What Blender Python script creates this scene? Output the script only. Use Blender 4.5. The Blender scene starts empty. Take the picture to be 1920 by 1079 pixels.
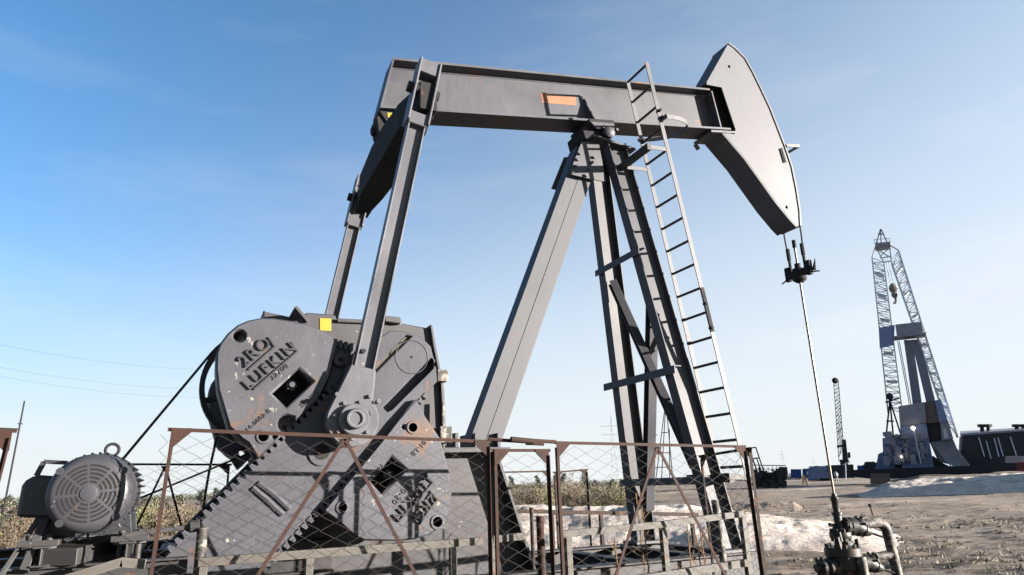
import bpy, bmesh, math, random
from math import sin, cos, radians, pi, sqrt, atan2, tan
from mathutils import Vector, Matrix
R = random.Random(11)
SC = bpy.context.scene

# ------------------------------------------------------------------ camera, sky, sun, exposure
EYE = 1.65
F, PITCH, ROLL, YAW = 1267.0, radians(16.364), radians(-1.926), radians(25.305)
_fw = Vector((sin(YAW)*cos(PITCH), cos(YAW)*cos(PITCH), sin(PITCH)))
_r = Vector((cos(YAW), -sin(YAW), 0)); _u = _r.cross(_fw)
_r2 = cos(ROLL)*_r + sin(ROLL)*_u; _u2 = -sin(ROLL)*_r + cos(ROLL)*_u
cam = bpy.data.cameras.new('camera'); cam.sensor_width = 36; cam.lens = F/1920*36
cam.clip_start = 0.05; cam.clip_end = 6000
co = bpy.data.objects.new('camera', cam); SC.collection.objects.link(co)
co.matrix_world = Matrix(((_r2.x, _u2.x, -_fw.x, 0), (_r2.y, _u2.y, -_fw.y, 0), (_r2.z, _u2.z, -_fw.z, EYE), (0, 0, 0, 1)))
SC.camera = co
HZA, HZB = .43, .30
SUN_AZ, SUN_EL = radians(128), radians(8.6)          # azimuth clockwise from +Y
w = bpy.data.worlds.new('World'); SC.world = w; w.use_nodes = True
nt = w.node_tree; bg = nt.nodes['Background']
sky = nt.nodes.new('ShaderNodeTexSky'); sky.sky_type = 'NISHITA'; sky.sun_disc = False
sky.sun_elevation = SUN_EL; sky.sun_rotation = SUN_AZ; sky.altitude = 100
sky.air_density = 0.75; sky.dust_density = 3.0; sky.ozone_density = 4.0
def wm(op, a, b=None, c=None):                        # low white haze of the sky, wider towards the sun
    x = nt.nodes.new('ShaderNodeMath'); x.operation = op
    for i, v in enumerate((a, b, c)):
        if v is None: continue
        if isinstance(v, (int, float)): x.inputs[i].default_value = v
        else: nt.links.new(v, x.inputs[i])
    return x.outputs[0]
tcw = nt.nodes.new('ShaderNodeTexCoord'); sep = nt.nodes.new('ShaderNodeSeparateXYZ'); nt.links.new(tcw.outputs['Generated'], sep.inputs[0])
zz = wm('MAXIMUM', sep.outputs[2], 0.0)
dt = wm('ADD', wm('MULTIPLY', sep.outputs[0], sin(SUN_AZ)), wm('MULTIPLY', sep.outputs[1], cos(SUN_AZ)))
zs = wm('MAXIMUM', wm('MULTIPLY_ADD', dt, HZB, HZA), .08)
fac = wm('MULTIPLY', wm('POWER', 2.718, wm('MULTIPLY', wm('POWER', wm('DIVIDE', zz, zs), 1.8), -1.0)), .93)
cl = nt.nodes.new('ShaderNodeTexNoise'); cl.inputs['Scale'].default_value = 2.2; cl.inputs['Detail'].default_value = 6; cl.inputs['Roughness'].default_value = .55
cm = nt.nodes.new('ShaderNodeMapping'); cm.inputs['Scale'].default_value = (1, 1, 5); cm.inputs['Rotation'].default_value = (.25, .1, 0)
nt.links.new(tcw.outputs['Generated'], cm.inputs[0]); nt.links.new(cm.outputs[0], cl.inputs['Vector'])
fac = wm('MINIMUM', wm('ADD', fac, wm('MULTIPLY', wm('MAXIMUM', wm('SUBTRACT', cl.outputs['Fac'], .5), 0), .5)), 1.0)
hx = nt.nodes.new('ShaderNodeMix'); hx.data_type = 'RGBA'; nt.links.new(fac, hx.inputs[0]); tn = nt.nodes.new('ShaderNodeMix'); tn.data_type = 'RGBA'; tn.blend_type = 'MULTIPLY'; tn.inputs[0].default_value = 1; tn.inputs[7].default_value = (1.0, 1.10, .96, 1)
nt.links.new(sky.outputs[0], tn.inputs[6]); nt.links.new(tn.outputs[2], hx.inputs[6]); hx.inputs[7].default_value = (2.30, 2.40, 2.45, 1)
nt.links.new(hx.outputs[2], bg.inputs[0]); bg.inputs[1].default_value = 0.055
sl = bpy.data.lights.new('sun', 'SUN'); sl.energy = 5.0; sl.angle = radians(0.5); sl.color = (1.0, 0.915, 0.83)
so = bpy.data.objects.new('sun', sl); SC.collection.objects.link(so)
sd = Vector((sin(SUN_AZ)*cos(SUN_EL), cos(SUN_AZ)*cos(SUN_EL), sin(SUN_EL)))
so.rotation_euler = sd.to_track_quat('Z', 'Y').to_euler(); so.location = (20, -15, 20)
SC.view_settings.view_transform = 'Standard'; SC.view_settings.look = 'None'
SC.view_settings.exposure = 2.87; SC.view_settings.gamma = 1.0

# ------------------------------------------------------------------ helpers
C = SC.collection
CAM = Vector((0, 0, EYE))
def ray(px, py):
    return (px-960)/F*_r2 + (539.5-py)/F*_u2 + _fw
def W(px, py, Y):                                    # point of the plane y = Y seen at a pixel
    d = ray(px, py); return CAM + d*(Y/d.y)
def WX(px, py, X):
    d = ray(px, py); return CAM + d*(X/d.x)
def XZ(pts, Y):
    return [(p.x, p.z) for p in (W(a, b, Y) for a, b in pts)]
def G(px, dist, z=0.0, py=900):                      # ground position in a pixel column at a horizontal distance
    d = ray(px, py); h = Vector((d.x, d.y, 0)).normalized(); return Vector((h.x*dist, h.y*dist, z))
WL = {}
class MB:
    def __init__(s): s.v = []; s.f = []
    def add(s, vs, fs):
        n = len(s.v); s.v += [tuple(v) for v in vs]; s.f += [tuple(i+n for i in f) for f in fs]; return s
    def frame(s, c, ax, ay, az):                     # box from centre and three half-axis vectors
        c = Vector(c); vs = [c+ax*i+ay*j+az*k for i in (-1, 1) for j in (-1, 1) for k in (-1, 1)]
        return s.add(vs, [(0, 1, 3, 2), (4, 6, 7, 5), (0, 4, 5, 1), (2, 3, 7, 6), (0, 2, 6, 4), (1, 5, 7, 3)])
    def box(s, x0, x1, y0, y1, z0, z1):
        return s.frame(((x0+x1)/2, (y0+y1)/2, (z0+z1)/2), Vector(((x1-x0)/2, 0, 0)), Vector((0, (y1-y0)/2, 0)), Vector((0, 0, (z1-z0)/2)))
    def beam(s, p, q, wd, ht, up=(0, 0, 1), oa=0, ob=0):   # bar p->q, wd across, ht along up
        p = Vector(p); q = Vector(q); t = (q-p); L = t.length; t.normalize()
        u = Vector(up); u = (u-t*u.dot(t)).normalized(); a = t.cross(u)
        return s.frame((p+q)/2+a*oa+u*ob, t*L/2, a*wd/2, u*ht/2)
    def ibeam(s, p, q, up, depth, bf, tf, tw):       # flanges normal to up
        s.beam(p, q, bf, tf, up, 0, depth/2-tf/2); s.beam(p, q, bf, tf, up, 0, -depth/2+tf/2)
        return s.beam(p, q, tw, depth-2*tf, up)
    def angle(s, p, q, up, a, b, t):                 # L section: leg a along up, leg b across
        s.beam(p, q, t, a, up, 0, a/2); return s.beam(p, q, b, t, up, b/2+t/2, t/2)
    def prism(s, poly, y0, y1):
        n = len(poly)
        A = sum(poly[i][0]*poly[(i+1) % n][1]-poly[(i+1) % n][0]*poly[i][1] for i in range(n))
        if A < 0: poly = poly[::-1]
        vs = [(x, y0, z) for x, z in poly]+[(x, y1, z) for x, z in poly]
        fs = [tuple(range(n)), tuple(range(2*n-1, n-1, -1))]+[(i, i+n, (i+1) % n+n, (i+1) % n) for i in range(n)]
        return s.add(vs, fs)
    def lathe(s, p, q, prof, n=20, cap=True):                  # prof: (t along p->q in metres, radius)
        p = Vector(p); t = (Vector(q)-p).normalized()
        a = t.orthogonal().normalized(); b = t.cross(a); vs = []; fs = []
        for h, r in prof:
            for k in range(n): vs.append(p+t*h+(a*cos(2*pi*k/n)+b*sin(2*pi*k/n))*r)
        for i in range(len(prof)-1):
            for k in range(n): fs.append((i*n+k, i*n+(k+1) % n, (i+1)*n+(k+1) % n, (i+1)*n+k))
        if cap: fs.append(tuple(range(n-1, -1, -1))); m = (len(prof)-1)*n; fs.append(tuple(range(m, m+n)))
        return s.add(vs, fs)
    def cyl(s, p, q, r, n=12, r2=None):
        return s.lathe(p, q, [(0, r), ((Vector(q)-Vector(p)).length, r if r2 is None else r2)], n)
    def tube(s, pts, r, n=8, closed=False):
        P = [Vector(p) for p in pts]; vs = []; fs = []; m = len(P); a = None
        for i, p in enumerate(P):
            if closed: t = P[(i+1) % m]-P[i-1]
            else: t = P[min(i+1, m-1)]-P[max(i-1, 0)]
            t.normalize()
            a = t.orthogonal().normalized() if a is None else (a-t*a.dot(t)).normalized()
            b = t.cross(a)
            for k in range(n): vs.append(p+(a*cos(2*pi*k/n)+b*sin(2*pi*k/n))*r)
        for i in range(m if closed else m-1):
            j = (i+1) % m
            for k in range(n): fs.append((i*n+k, i*n+(k+1) % n, j*n+(k+1) % n, j*n+k))
        if not closed: fs += [tuple(range(n-1, -1, -1)), tuple(range((m-1)*n, m*n))]
        return s.add(vs, fs)
    def ball(s, c, r, n=10, sz=1.0):
        c = Vector(c); return s.lathe(c-Vector((0, 0, r*sz)), c+Vector((0, 0, r)), [(r*sz*(1-cos(pi*(i+.02)/6.04)), r*sin(pi*(i+.02)/6.04)) for i in range(7)], n)
def wl(o): return WL.get(o.name, Vector((0, 0, 0))) if o else Vector((0, 0, 0))
def finish(o, m, parent, smooth, bevel):
    if m: o.data.materials.append(m)
    if smooth:
        bm = bmesh.new(); bm.from_mesh(o.data)
        for f in bm.faces: f.smooth = True
        for e in bm.edges:
            if len(e.link_faces) != 2 or e.calc_face_angle(0) > radians(38): e.smooth = False
        bm.to_mesh(o.data); bm.free()
    if bevel:
        b = o.modifiers.new('bevel', 'BEVEL'); b.width = bevel; b.segments = 1; b.limit_method = 'ANGLE'; b.angle_limit = radians(35)
    C.objects.link(o)
    if parent: o.parent = parent
    WL[o.name] = wl(parent)
    return o
def obj(name, mb, m, parent=None, smooth=False, bevel=0.0):
    L = wl(parent); me = bpy.data.meshes.new(name)
    me.from_pydata([Vector(v)-L for v in mb.v], [], mb.f); me.update()
    return finish(bpy.data.objects.new(name, me), m, parent, smooth, bevel)
def tag(o, label, cat, group=None, kind=None):
    if label: o['label'] = label
    if cat: o['category'] = cat
    if group: o['group'] = group
    if kind: o['kind'] = kind
    return o
def thing(name, loc, label, cat, group=None):
    o = bpy.data.objects.new(name, None); C.objects.link(o); o.location = loc; o.empty_display_size = .2
    WL[o.name] = Vector(loc); return tag(o, label, cat, group)
def solo(name, mb, m, label, cat, loc=(0, 0, 0), group=None, kind=None, smooth=False, bevel=0.0):
    L = Vector(loc); me = bpy.data.meshes.new(name); me.from_pydata([Vector(v)-L for v in mb.v], [], mb.f); me.update()
    o = finish(bpy.data.objects.new(name, me), m, None, smooth, bevel); o.location = L; WL[o.name] = L
    return tag(o, label, cat, group, kind)
def curve_mesh(name, cu, mat4, m, parent):
    t = bpy.data.objects.new('tmp', cu); C.objects.link(t)
    dg = bpy.context.evaluated_depsgraph_get(); me = bpy.data.meshes.new_from_object(t.evaluated_get(dg))
    bpy.data.objects.remove(t); bpy.data.curves.remove(cu)
    me.name = name; me.transform(mat4); me.transform(Matrix.Translation(-wl(parent))); me.materials.clear()
    return me
PLANE = lambda y: Matrix(((1, 0, 0, 0), (0, 0, -1, y), (0, 1, 0, 0), (0, 0, 0, 1)))
def plate(name, outer, holes, y0, y1, m, parent, bevel=0.006):   # plate in the xz plane with through holes
    cu = bpy.data.curves.new(name, 'CURVE'); cu.dimensions = '2D'; cu.fill_mode = 'BOTH'
    cu.extrude = (y1-y0)/2-bevel; cu.bevel_depth = bevel; cu.bevel_resolution = 0; cu.offset = -bevel
    for poly in [outer]+holes:
        s = cu.splines.new('POLY'); s.points.add(len(poly)-1); s.use_cyclic_u = True
        for p, c in zip(s.points, poly): p.co = (c[0], c[1], 0, 1)
    me = curve_mesh(name, cu, PLANE((y0+y1)/2), m, parent)
    return finish(bpy.data.objects.new(name, me), m, parent, False, 0)
def text(name, body, x, z, ang, size, y, th, m, parent, sx=1.0, sp=1.0, shear=0):
    cu = bpy.data.curves.new(name, 'FONT'); cu.body = body; cu.size = size; cu.extrude = th/2; cu.space_character = sp
    cu.align_x = 'CENTER'; cu.align_y = 'CENTER'; cu.resolution_u = 3
    me = curve_mesh(name, cu, Matrix.Translation((x, 0, z)) @ Matrix.Rotation(-ang, 4, 'Y') @ PLANE(y) @ Matrix.Diagonal((sx, 1, 1, 1)), m, parent)
    return finish(bpy.data.objects.new(name, me), m, parent, False, 0)
def circ(x, z, r, n=20): return [(x+r*cos(2*pi*k/n), z+r*sin(2*pi*k/n)) for k in range(n)]
def copy_tree(o, parent=None):
    c = o.copy(); C.objects.link(c)
    if parent: c.parent = parent
    for ch in list(o.children): copy_tree(ch, c)
    return c

# ------------------------------------------------------------------ materials
def nmat(name):
    m = bpy.data.materials.new(name); m.use_nodes = True; n = m.node_tree
    return m, n, n.nodes['Principled BSDF']
def noise(n, vec, scale, detail=5, rough=.6, dist=0):
    t = n.nodes.new('ShaderNodeTexNoise'); t.inputs['Scale'].default_value = scale; t.inputs['Detail'].default_value = detail
    t.inputs['Roughness'].default_value = rough; t.inputs['Distortion'].default_value = dist; n.links.new(vec, t.inputs['Vector']); return t.outputs['Fac']
def ramp(n, fac, a, b, ca=(0, 0, 0, 1), cb=(1, 1, 1, 1)):
    r = n.nodes.new('ShaderNodeValToRGB'); e = r.color_ramp.elements
    e[0].position = a; e[1].position = b; e[0].color = ca; e[1].color = cb; n.links.new(fac, r.inputs[0]); return r.outputs[0]
def mix(n, fac, a, b, mode='MIX'):
    x = n.nodes.new('ShaderNodeMix'); x.data_type = 'RGBA'; x.blend_type = mode
    for s, v in ((x.inputs[0], fac), (x.inputs[6], a), (x.inputs[7], b)):
        if isinstance(v, (int, float)): s.default_value = v
        elif isinstance(v, tuple): s.default_value = v if len(v) == 4 else v+(1,)
        else: n.links.new(v, s)
    return x.outputs[2]
def coords(n, stretch=(1, 1, 1), off=0):
    tc = n.nodes.new('ShaderNodeTexCoord'); mp = n.nodes.new('ShaderNodeMapping'); mp.inputs['Scale'].default_value = stretch
    mp.inputs['Location'].default_value = (off, off*.7, off*.3)
    n.links.new(tc.outputs['Object'], mp.inputs[0]); return mp.outputs[0]
def bump(n, b, h, strength, dist=.01):
    x = n.nodes.new('ShaderNodeBump'); x.inputs['Strength'].default_value = strength; x.inputs['Distance'].default_value = dist
    n.links.new(h, x.inputs['Height']); n.links.new(x.outputs[0], b.inputs['Normal'])
def paint(name, col, rust=0.0, chips=0.0, rough=.5, var=.18, dirt=.25, metal=0.0, rcol=(0.06125, 0.02488, 0.01148), ccol=(0.1378, 0.1302, 0.1187), off=0, vs=1.0, bs=.15, edge=.55):
    m, n, b = nmat(name); v = coords(n, (1, 1, 1), off)
    big = noise(n, v, 1.3*vs, 6, .65); fine = noise(n, v, 30*vs, 4, .7)
    c = mix(n, ramp(n, big, .3, .7), tuple(x*(1-var) for x in col), tuple(min(1, x*(1+var)) for x in col))
    st = noise(n, coords(n, (9, 9, 1.2), off+3), 2.2*vs, 5, .6)                          # rain streaks and grime
    c = mix(n, mix(n, ramp(n, st, .5, .78), (0, 0, 0), (dirt,)*3), c, tuple(x*.42+.012 for x in col))
    if rust:
        k = ramp(n, noise(n, v, 3.2*vs, 9, .68, .4), .67-rust*.40, .74-rust*.38)
        c = mix(n, k, c, mix(n, fine, tuple(x*.6 for x in rcol), tuple(min(1, x*1.5) for x in rcol)))
    if chips:
        k = ramp(n, noise(n, coords(n, (1, 1, 1), off+9), 13*vs, 5, .55, .8), .72-chips*.24, .735-chips*.24)
        c = mix(n, k, c, ccol)
    if edge:                                            # edges coloured lighter: rubbed paint together with painted-in sunlit edges
        bv = n.nodes.new('ShaderNodeBevel'); bv.samples = 4; bv.inputs['Radius'].default_value = .013; gm = n.nodes.new('ShaderNodeNewGeometry')
        dp = n.nodes.new('ShaderNodeVectorMath'); dp.operation = 'DOT_PRODUCT'; n.links.new(bv.outputs[0], dp.inputs[0]); n.links.new(gm.outputs['Normal'], dp.inputs[1])
        em_ = n.nodes.new('ShaderNodeMath'); em_.operation = 'MULTIPLY'; n.links.new(ramp(n, dp.outputs['Value'], .82, .985, (edge,)*3+(1,), (0, 0, 0, 1)), em_.inputs[0]); n.links.new(ramp(n, big, .35, .6), em_.inputs[1])
        c = mix(n, em_.outputs[0], c, tuple(min(.6, x*2.6+.01) for x in col))
    n.links.new(c, b.inputs['Base Color']); b.inputs['Metallic'].default_value = metal; b.inputs['Specular IOR Level'].default_value = .22
    rr = n.nodes.new('ShaderNodeMapRange'); rr.inputs[3].default_value = rough-.1; rr.inputs[4].default_value = rough+.2
    n.links.new(big, rr.inputs[0]); n.links.new(rr.outputs[0], b.inputs['Roughness'])
    bump(n, b, fine, bs, .004); return m
def plain(name, col, rough=.6, var=.15, scale=4, metal=0):
    return paint(name, col, 0, 0, rough, var, .15, metal, vs=scale/3, edge=0)
M_BEAM = paint('grey_beam_paint', (.0285, .0292, .0345), .15, 0, .5, .32, .8, vs=.8, edge=.9)
M_HEAD = paint('horse_head_paint', (.041, .0418, .048), .06, 0, .55, .2, .5, off=70, edge=.8)
M_LEG = paint('grey_leg_paint', (.028, .0282, .0325), .08, 0, .5, .25, .6, off=4, edge=.8)
M_CRANK = paint('grey_cast_crank', (.0245, .0252, .0305), .14, .03, .5, .28, .6, off=7, bs=.35)
M_WEIGHT = paint('worn_cast_weight', (.0305, .031, .037), .26, .27, .5, .3, .6, rcol=(.050, .031, .022), ccol=(.11, .10, .09), off=12, bs=.4, edge=.8)
M_LETTER = paint('letter_relief_shade', (.0155, .0155, .018), .05, 0, .5, off=2, edge=0)  # same paint as the weights, darkened to carry the letters' relief shadow
M_GEAR = paint('grey_gearbox_paint', (.026, .0255, .0275), .12, .04, .5, .25, .6, off=15)
M_DARK = paint('near_black_steel', (.007, .007, .008), .08, 0, .85, off=21)  # near-black tone shared by bearings, equalizer, bolts and wires
M_PIT = paint('pitman_grey', (.044, .0445, .050), .12, .02, .4, .25, .5, off=24, edge=1.0)
M_GALV = paint('ladder_pale_paint', (.050, .050, .054), .12, 0, .55, .25, .5, off=27)
M_RUNG = paint('ladder_shaded_steel', (0.02144, 0.02082, 0.0199), .1, 0, .55, off=29)  # darker than the rails: the rungs' unlit undersides put into the colour
M_RUST = paint('rusty_angle_iron', (.0165, .0062, .0036), .35, 0, .8, .45, .5, rcol=(.0095, .0055, .0042), off=31, vs=4, edge=0)
M_RUSTD = paint('dark_and_backlit_rust', (.014, .009, .007), .3, 0, .8, .3, .4, off=35, vs=3)  # darker copy of the fence rust; back panels' backlit shade sits in the colour
M_WIRE = paint('rusted_fence_wire', (.014, .011, .009), .2, 0, .7, .3, .3, off=37, vs=3, edge=0)
M_SKID = paint('skid_steel', (.017, .0165, .0168), .14, .04, .55, .3, .5, off=41)
M_RAIL = paint('guard_rail_paint', (.042, .039, .034), .2, .04, .6, off=44, vs=2)
M_MOTOR = paint('motor_grey_blue', (.013, .0138, .0165), .05, .03, .38, .2, .3, off=47)
M_MCOVER = paint('fan_cover_worn', (.0215, .0218, .0255), .04, .05, .4, .4, .5, rcol=(.045, .03, .022), off=49)
M_BLACK = plain('black_rubber', (0.005512, 0.005512, 0.006125), .6)
M_HOLE = plain('hole_shade', (0.004594, 0.004287, 0.004287), .8)  # near-black for holes and slots, the shade inside them put into the colour
M_YELLOW = plain('yellow_sticker', (0.1898, 0.1225, 0.009184), .5)
M_ORANGE = plain('faded_orange_decal', (0.1286, 0.05206, 0.0245), .5, .1)
M_WELL = paint('wellhead_greasy_iron', (.010, .0095, .0085), .25, .14, .42, .3, .4, ccol=(.05, .046, .035), off=52, vs=3)
M_PIPE = paint('flaking_pipe_paint', (.115, .105, .09), .62, .2, .6, .3, .3, rcol=(.018, .016, .015), off=55, vs=4)
M_ROD = paint('polished_rod_steel', (0.101, 0.08272, 0.06738), .1, 0, .3, metal=.6, off=57)
M_GROOVE = plain('greasy_groove', (0.02756, 0.0245, 0.01531), .6)

# ------------------------------------------------------------------ ground and sand
from mathutils import noise as mn
def fbm(x, y, s, o=4):
    t = 0; a = 1
    for i in range(o): t += a*mn.noise((x*s, y*s, i*7.3)); a *= .5; s *= 2.1
    return t
def ground_h(x, y):
    d = sqrt(x*x+y*y)
    h = .05*fbm(x, y, .35, 4) + (.036*fbm(x, y, 1.5, 5) if d < 60 else 0)
    if 6 < d < 60:                                      # wheel ruts across the yard
        v = x*.743+y*.669; u = x*.669-y*.743; wv = v+.5*mn.noise((u*.08, 0, 3))+.08*mn.noise((u*.6, 5, 3))
        for r0 in (11.3, 13.1, 15.0, 16.9, 20.2, 22.1, 27.5, 29.4): 
            q = abs(wv-r0)/.30
            if q < 2: h += -.05*max(0, 1-q*q)+.03*max(0, 1-(q-1.4)**2*3)
    if d > 16: h += min(1, (d-16)/25)*.22*fbm(x, y, .09, 4)
    az = atan2(x, y)
    k = max(0, min(1, (az-radians(52))/radians(3)))*max(0, min(1, (d-85)/25))           # the pad of the rig lies a little higher
    return h*(1 if d < 300 else 300/d) + 1.2*k*max(0, min(1, (700-d)/300))
def build_ground():
    mb = MB(); NS = 430; rs = []; r = 1.2
    while r < 4000: rs.append(r); r *= 1.035 if r < 7 else 1.0125 if r < 45 else 1.05
    for r in rs:
        for k in range(NS+1):
            a = radians(-40)+radians(130)*k/NS
            x, y = r*sin(a), r*cos(a); mb.v.append((x, y, ground_h(x, y)))
    n = NS+1
    for i in range(len(rs)-1):
        for k in range(NS): mb.f.append((i*n+k, i*n+k+1, (i+1)*n+k+1, (i+1)*n+k))
    return mb
def ground_mat():
    m, n, b = nmat('rutted_dirt'); tc = n.nodes.new('ShaderNodeTexCoord')
    def mp(rot, sc):
        x = n.nodes.new('ShaderNodeMapping'); x.inputs['Rotation'].default_value = (0, 0, rot); x.inputs['Scale'].default_value = sc
        n.links.new(tc.outputs['Object'], x.inputs[0]); return x.outputs[0]
    v = mp(0, (1, 1, 1)); streak = mp(radians(48), (.18, 1.5, 1))
    c = mix(n, ramp(n, noise(n, v, .35, 7, .62), .35, .66), (.085, .058, .038), (.145, .105, .072))
    c = mix(n, ramp(n, noise(n, streak, 1.0, 7, .65), .42, .62), c, (.20, .15, .108))
    c = mix(n, ramp(n, noise(n, streak, 2.6, 6, .65, .5), .52, .68), c, (.026, .018, .012))
    sand = ramp(n, noise(n, mp(radians(48), (.35, 1, 1)), .13, 6, .6), .56, .63)
    c = mix(n, sand, c, (.27, .215, .165))
    g = noise(n, v, 26, 6, .75)
    c = mix(n, ramp(n, g, .3, .75), mix(n, .35, c, (0.02088, 0.01462, 0.01253)), c)
    c = mix(n, ramp(n, noise(n, mp(radians(48), (.9, 7, 1)), 1.6, 7, .7), .48, .62), c, mix(n, .55, c, (.02, .014, .009)))
    n.links.new(c, b.inputs['Base Color']); b.inputs['Roughness'].default_value = .9
    wv = n.nodes.new('ShaderNodeTexWave'); wv.inputs['Scale'].default_value = .9; wv.inputs['Distortion'].default_value = 3.5; wv.inputs['Detail'].default_value = 3
    wv.bands_direction = 'Y'; n.links.new(mp(radians(48), (.25, 1, 1)), wv.inputs['Vector'])
    a = n.nodes.new('ShaderNodeMath'); a.operation = 'MULTIPLY_ADD'; a.inputs[1].default_value = .6
    n.links.new(wv.outputs['Fac'], a.inputs[0]); n.links.new(noise(n, v, 5, 8, .75), a.inputs[2])
    bump(n, b, a.outputs[0], 1.0, .16); return m
M_GROUND = ground_mat()
def sand_mat():
    m, n, b = nmat('white_sand'); v = coords(n)
    c = mix(n, ramp(n, noise(n, v, .8, 7, .65), .3, .7), (.23, .185, .15), (.46, .415, .375))
    c = mix(n, ramp(n, noise(n, v, 5.5, 8, .75, .6), .52, .64), c, (.12, .085, .063))
    n.links.new(c, b.inputs['Base Color']); b.inputs['Roughness'].default_value = .95
    bump(n, b, noise(n, v, 4, 8, .75), .9, .12); return m
M_SAND = sand_mat()
def clods():
    rr = random.Random(21); mb = MB()
    for _ in range(2600):
        d = 7+38*rr.random()**1.5; az = radians(rr.uniform(-14, 62)); x, y = d*sin(az), d*cos(az); s = rr.choice((.01, .014, .018, .025, .04))*rr.uniform(.6, 1.4)*(1 if d < 20 else 1.5); z = ground_h(x, y)
        o = len(mb.v); P = [(0, 0, -1), (1, 0, 0), (0, 1, 0), (-1, 0, 0), (0, -1, 0), (0, 0, 1)]
        for p in P: mb.v.append((x+s*(p[0]*1.2+rr.uniform(-.4, .4)), y+s*(p[1]*1.2+rr.uniform(-.4, .4)), z+s*(p[2]*.7+.3+rr.uniform(-.2, .2))))
        for f in ((0, 2, 1), (0, 3, 2), (0, 4, 3), (0, 1, 4), (5, 1, 2), (5, 2, 3), (5, 3, 4), (5, 4, 1)): mb.f.append(tuple(i+o for i in f))
    return mb
tag(obj('dirt_ground', build_ground(), M_GROUND, None, True), 'rutted brown dirt yard with pale sandy patches and tyre tracks', 'ground', None, 'structure')
tag(obj('earth_clods', clods(), M_GROUND), 'loose clods and stones scattered over the dirt', None, None, 'stuff')
def berm(name, px0, px1, dist, ht, wid, label, seed, mt=None, n=220, m=44, prof=None):
    mb = MB()
    for i in range(n+1):
        t = i/n; px = px0+(px1-px0)*t; c = G(px, dist(t)); o = Vector((c.x, c.y, 0)).normalized()
        for j in range(m+1):
            s = j/m*2-1; p = c+o*s*wid
            e = max(0, 1-s*s)**1.3; en = max(0, min(1, t*9))*max(0, min(1, (1-t)*9))
            z = e*en*ht(t)*(1+.16*fbm(p.x+seed, p.y, .35, 4))+.055*fbm(p.x, p.y+seed, 1.5, 5)*e*en
            mb.v.append((p.x, p.y, ground_h(p.x, p.y)+z-.06))
    k = m+1
    for i in range(n):
        for j in range(m): mb.f.append((i*k+j, (i+1)*k+j, (i+1)*k+j+1, i*k+j+1))
    return tag(obj(name, mb, mt or M_SAND, None, True), label, 'sand bank', None, 'structure')
berm('sand_bank', 860, 1700, lambda t: 23-2*t, lambda t: (1.0-.85*max(0, (t-.5)/.5)), 4.0, 'low bank of white sand running behind the pump', 3)
berm('sand_bank', 1600, 2150, lambda t: 66, lambda t: .9+.8*t, 8.0, 'heaped white sand in front of the dark rig pad', 40, n=160)
berm('sand_bank', 2130, 3300, lambda t: 64+30*t, lambda t: 3.6, 9.0, 'unseen white sand bank added beyond the right edge to shade the yard', 55)  # out-of-view bank added to throw a shadow band across the yard
berm('sand_bank', -400, 520, lambda t: 26, lambda t: .16, 5.0, 'flat strip of pale sand in front of the brush at left', 70)
berm('sand_bank', 1330, 1500, lambda t: 42, lambda t: .35, 5.0, 'low tan dirt mound beside the dark pumping machinery', 90, M_GROUND)

# ------------------------------------------------------------------ the pumpjack
YC = 7.02
jack = thing('pumpjack', (4.6, YC, 0), 'large grey beam pumping unit with white lettered counterweights, ladder and hanging horse head', 'pumpjack')
del jack['label']; jack['label'] = 'large grey beam pump with worn lettered counterweights, tall ladder and wedge-shaped horse head'
# base: skid rails, cross members, raised frame below the gearbox
sk = MB()
for y in (6.15, 7.89):
    sk.ibeam((-.1, y, .70), (5.8, y, .70), (0, 0, 1), .36, .20, .02, .014)
for x in (.3, 1.3, 2.4, 3.4, 4.3, 5.15, 5.7):
    sk.ibeam((x, 6.26, .72), (x, 7.78, .72), (0, 0, 1), .30, .16, .018, .012)
skid = obj('skid', sk, M_SKID, jack, False, .005)
fb = MB()
for y in (5.9+.45, 7.7): fb.ibeam((-3.4, y, 1.13), (1.2, y, 1.13), (0, 0, 1), .26, .18, .018, .012)
for x in (-3.2, -1.6, -1.0, -.1, .8): fb.ibeam((x, 6.45, 1.13), (x, 7.6, 1.13), (0, 0, 1), .22, .12, .014, .01)
for x in (-3.2, -1.3, .6):
    for y in (6.35, 7.7): fb.box(x-.08, x+.08, y-.07, y+.07, 0, 1.0)
obj('motor_frame', fb, M_SKID, jack, False, .004)
fd = MB(); fd.box(-.3, 5.5, 6.1, 8.05, -.3, .52)
obj('foundation', fd, plain('worn_concrete', (0.1253, 0.1128, 0.09605), .9), jack, False, .02)
# pedestal under the gearbox
pd = MB()
pz = XZ([(700, 850), (918, 850), (992, 1079)], 6.42)
a, b_, c_ = pz
pd.prism([(a[0]-.9, b_[1]), (b_[0], b_[1]), (b_[0]+(c_[0]-b_[0])*1.0, c_[1]), (a[0]-.9, c_[1])], 6.42, 6.45)
pd.prism([(a[0]-.9, b_[1]), (b_[0], b_[1]), (b_[0]+(c_[0]-b_[0])*1.0, c_[1]), (a[0]-.9, c_[1])], 7.6, 7.63)
for y0, y1 in ((6.24, 6.415), (6.455, 7.595)):
    pd.beam(((b_[0]), (y0+y1)/2, b_[1]), ((c_[0]), (y0+y1)/2, c_[1]), y1-y0, .03, (1, 0, .3))
pd.box(a[0]-1.0, b_[0]+.12, 6.22, 7.72, b_[1], b_[1]+.035)
obj('pedestal', pd, M_GEAR, jack, False, .004)
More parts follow.
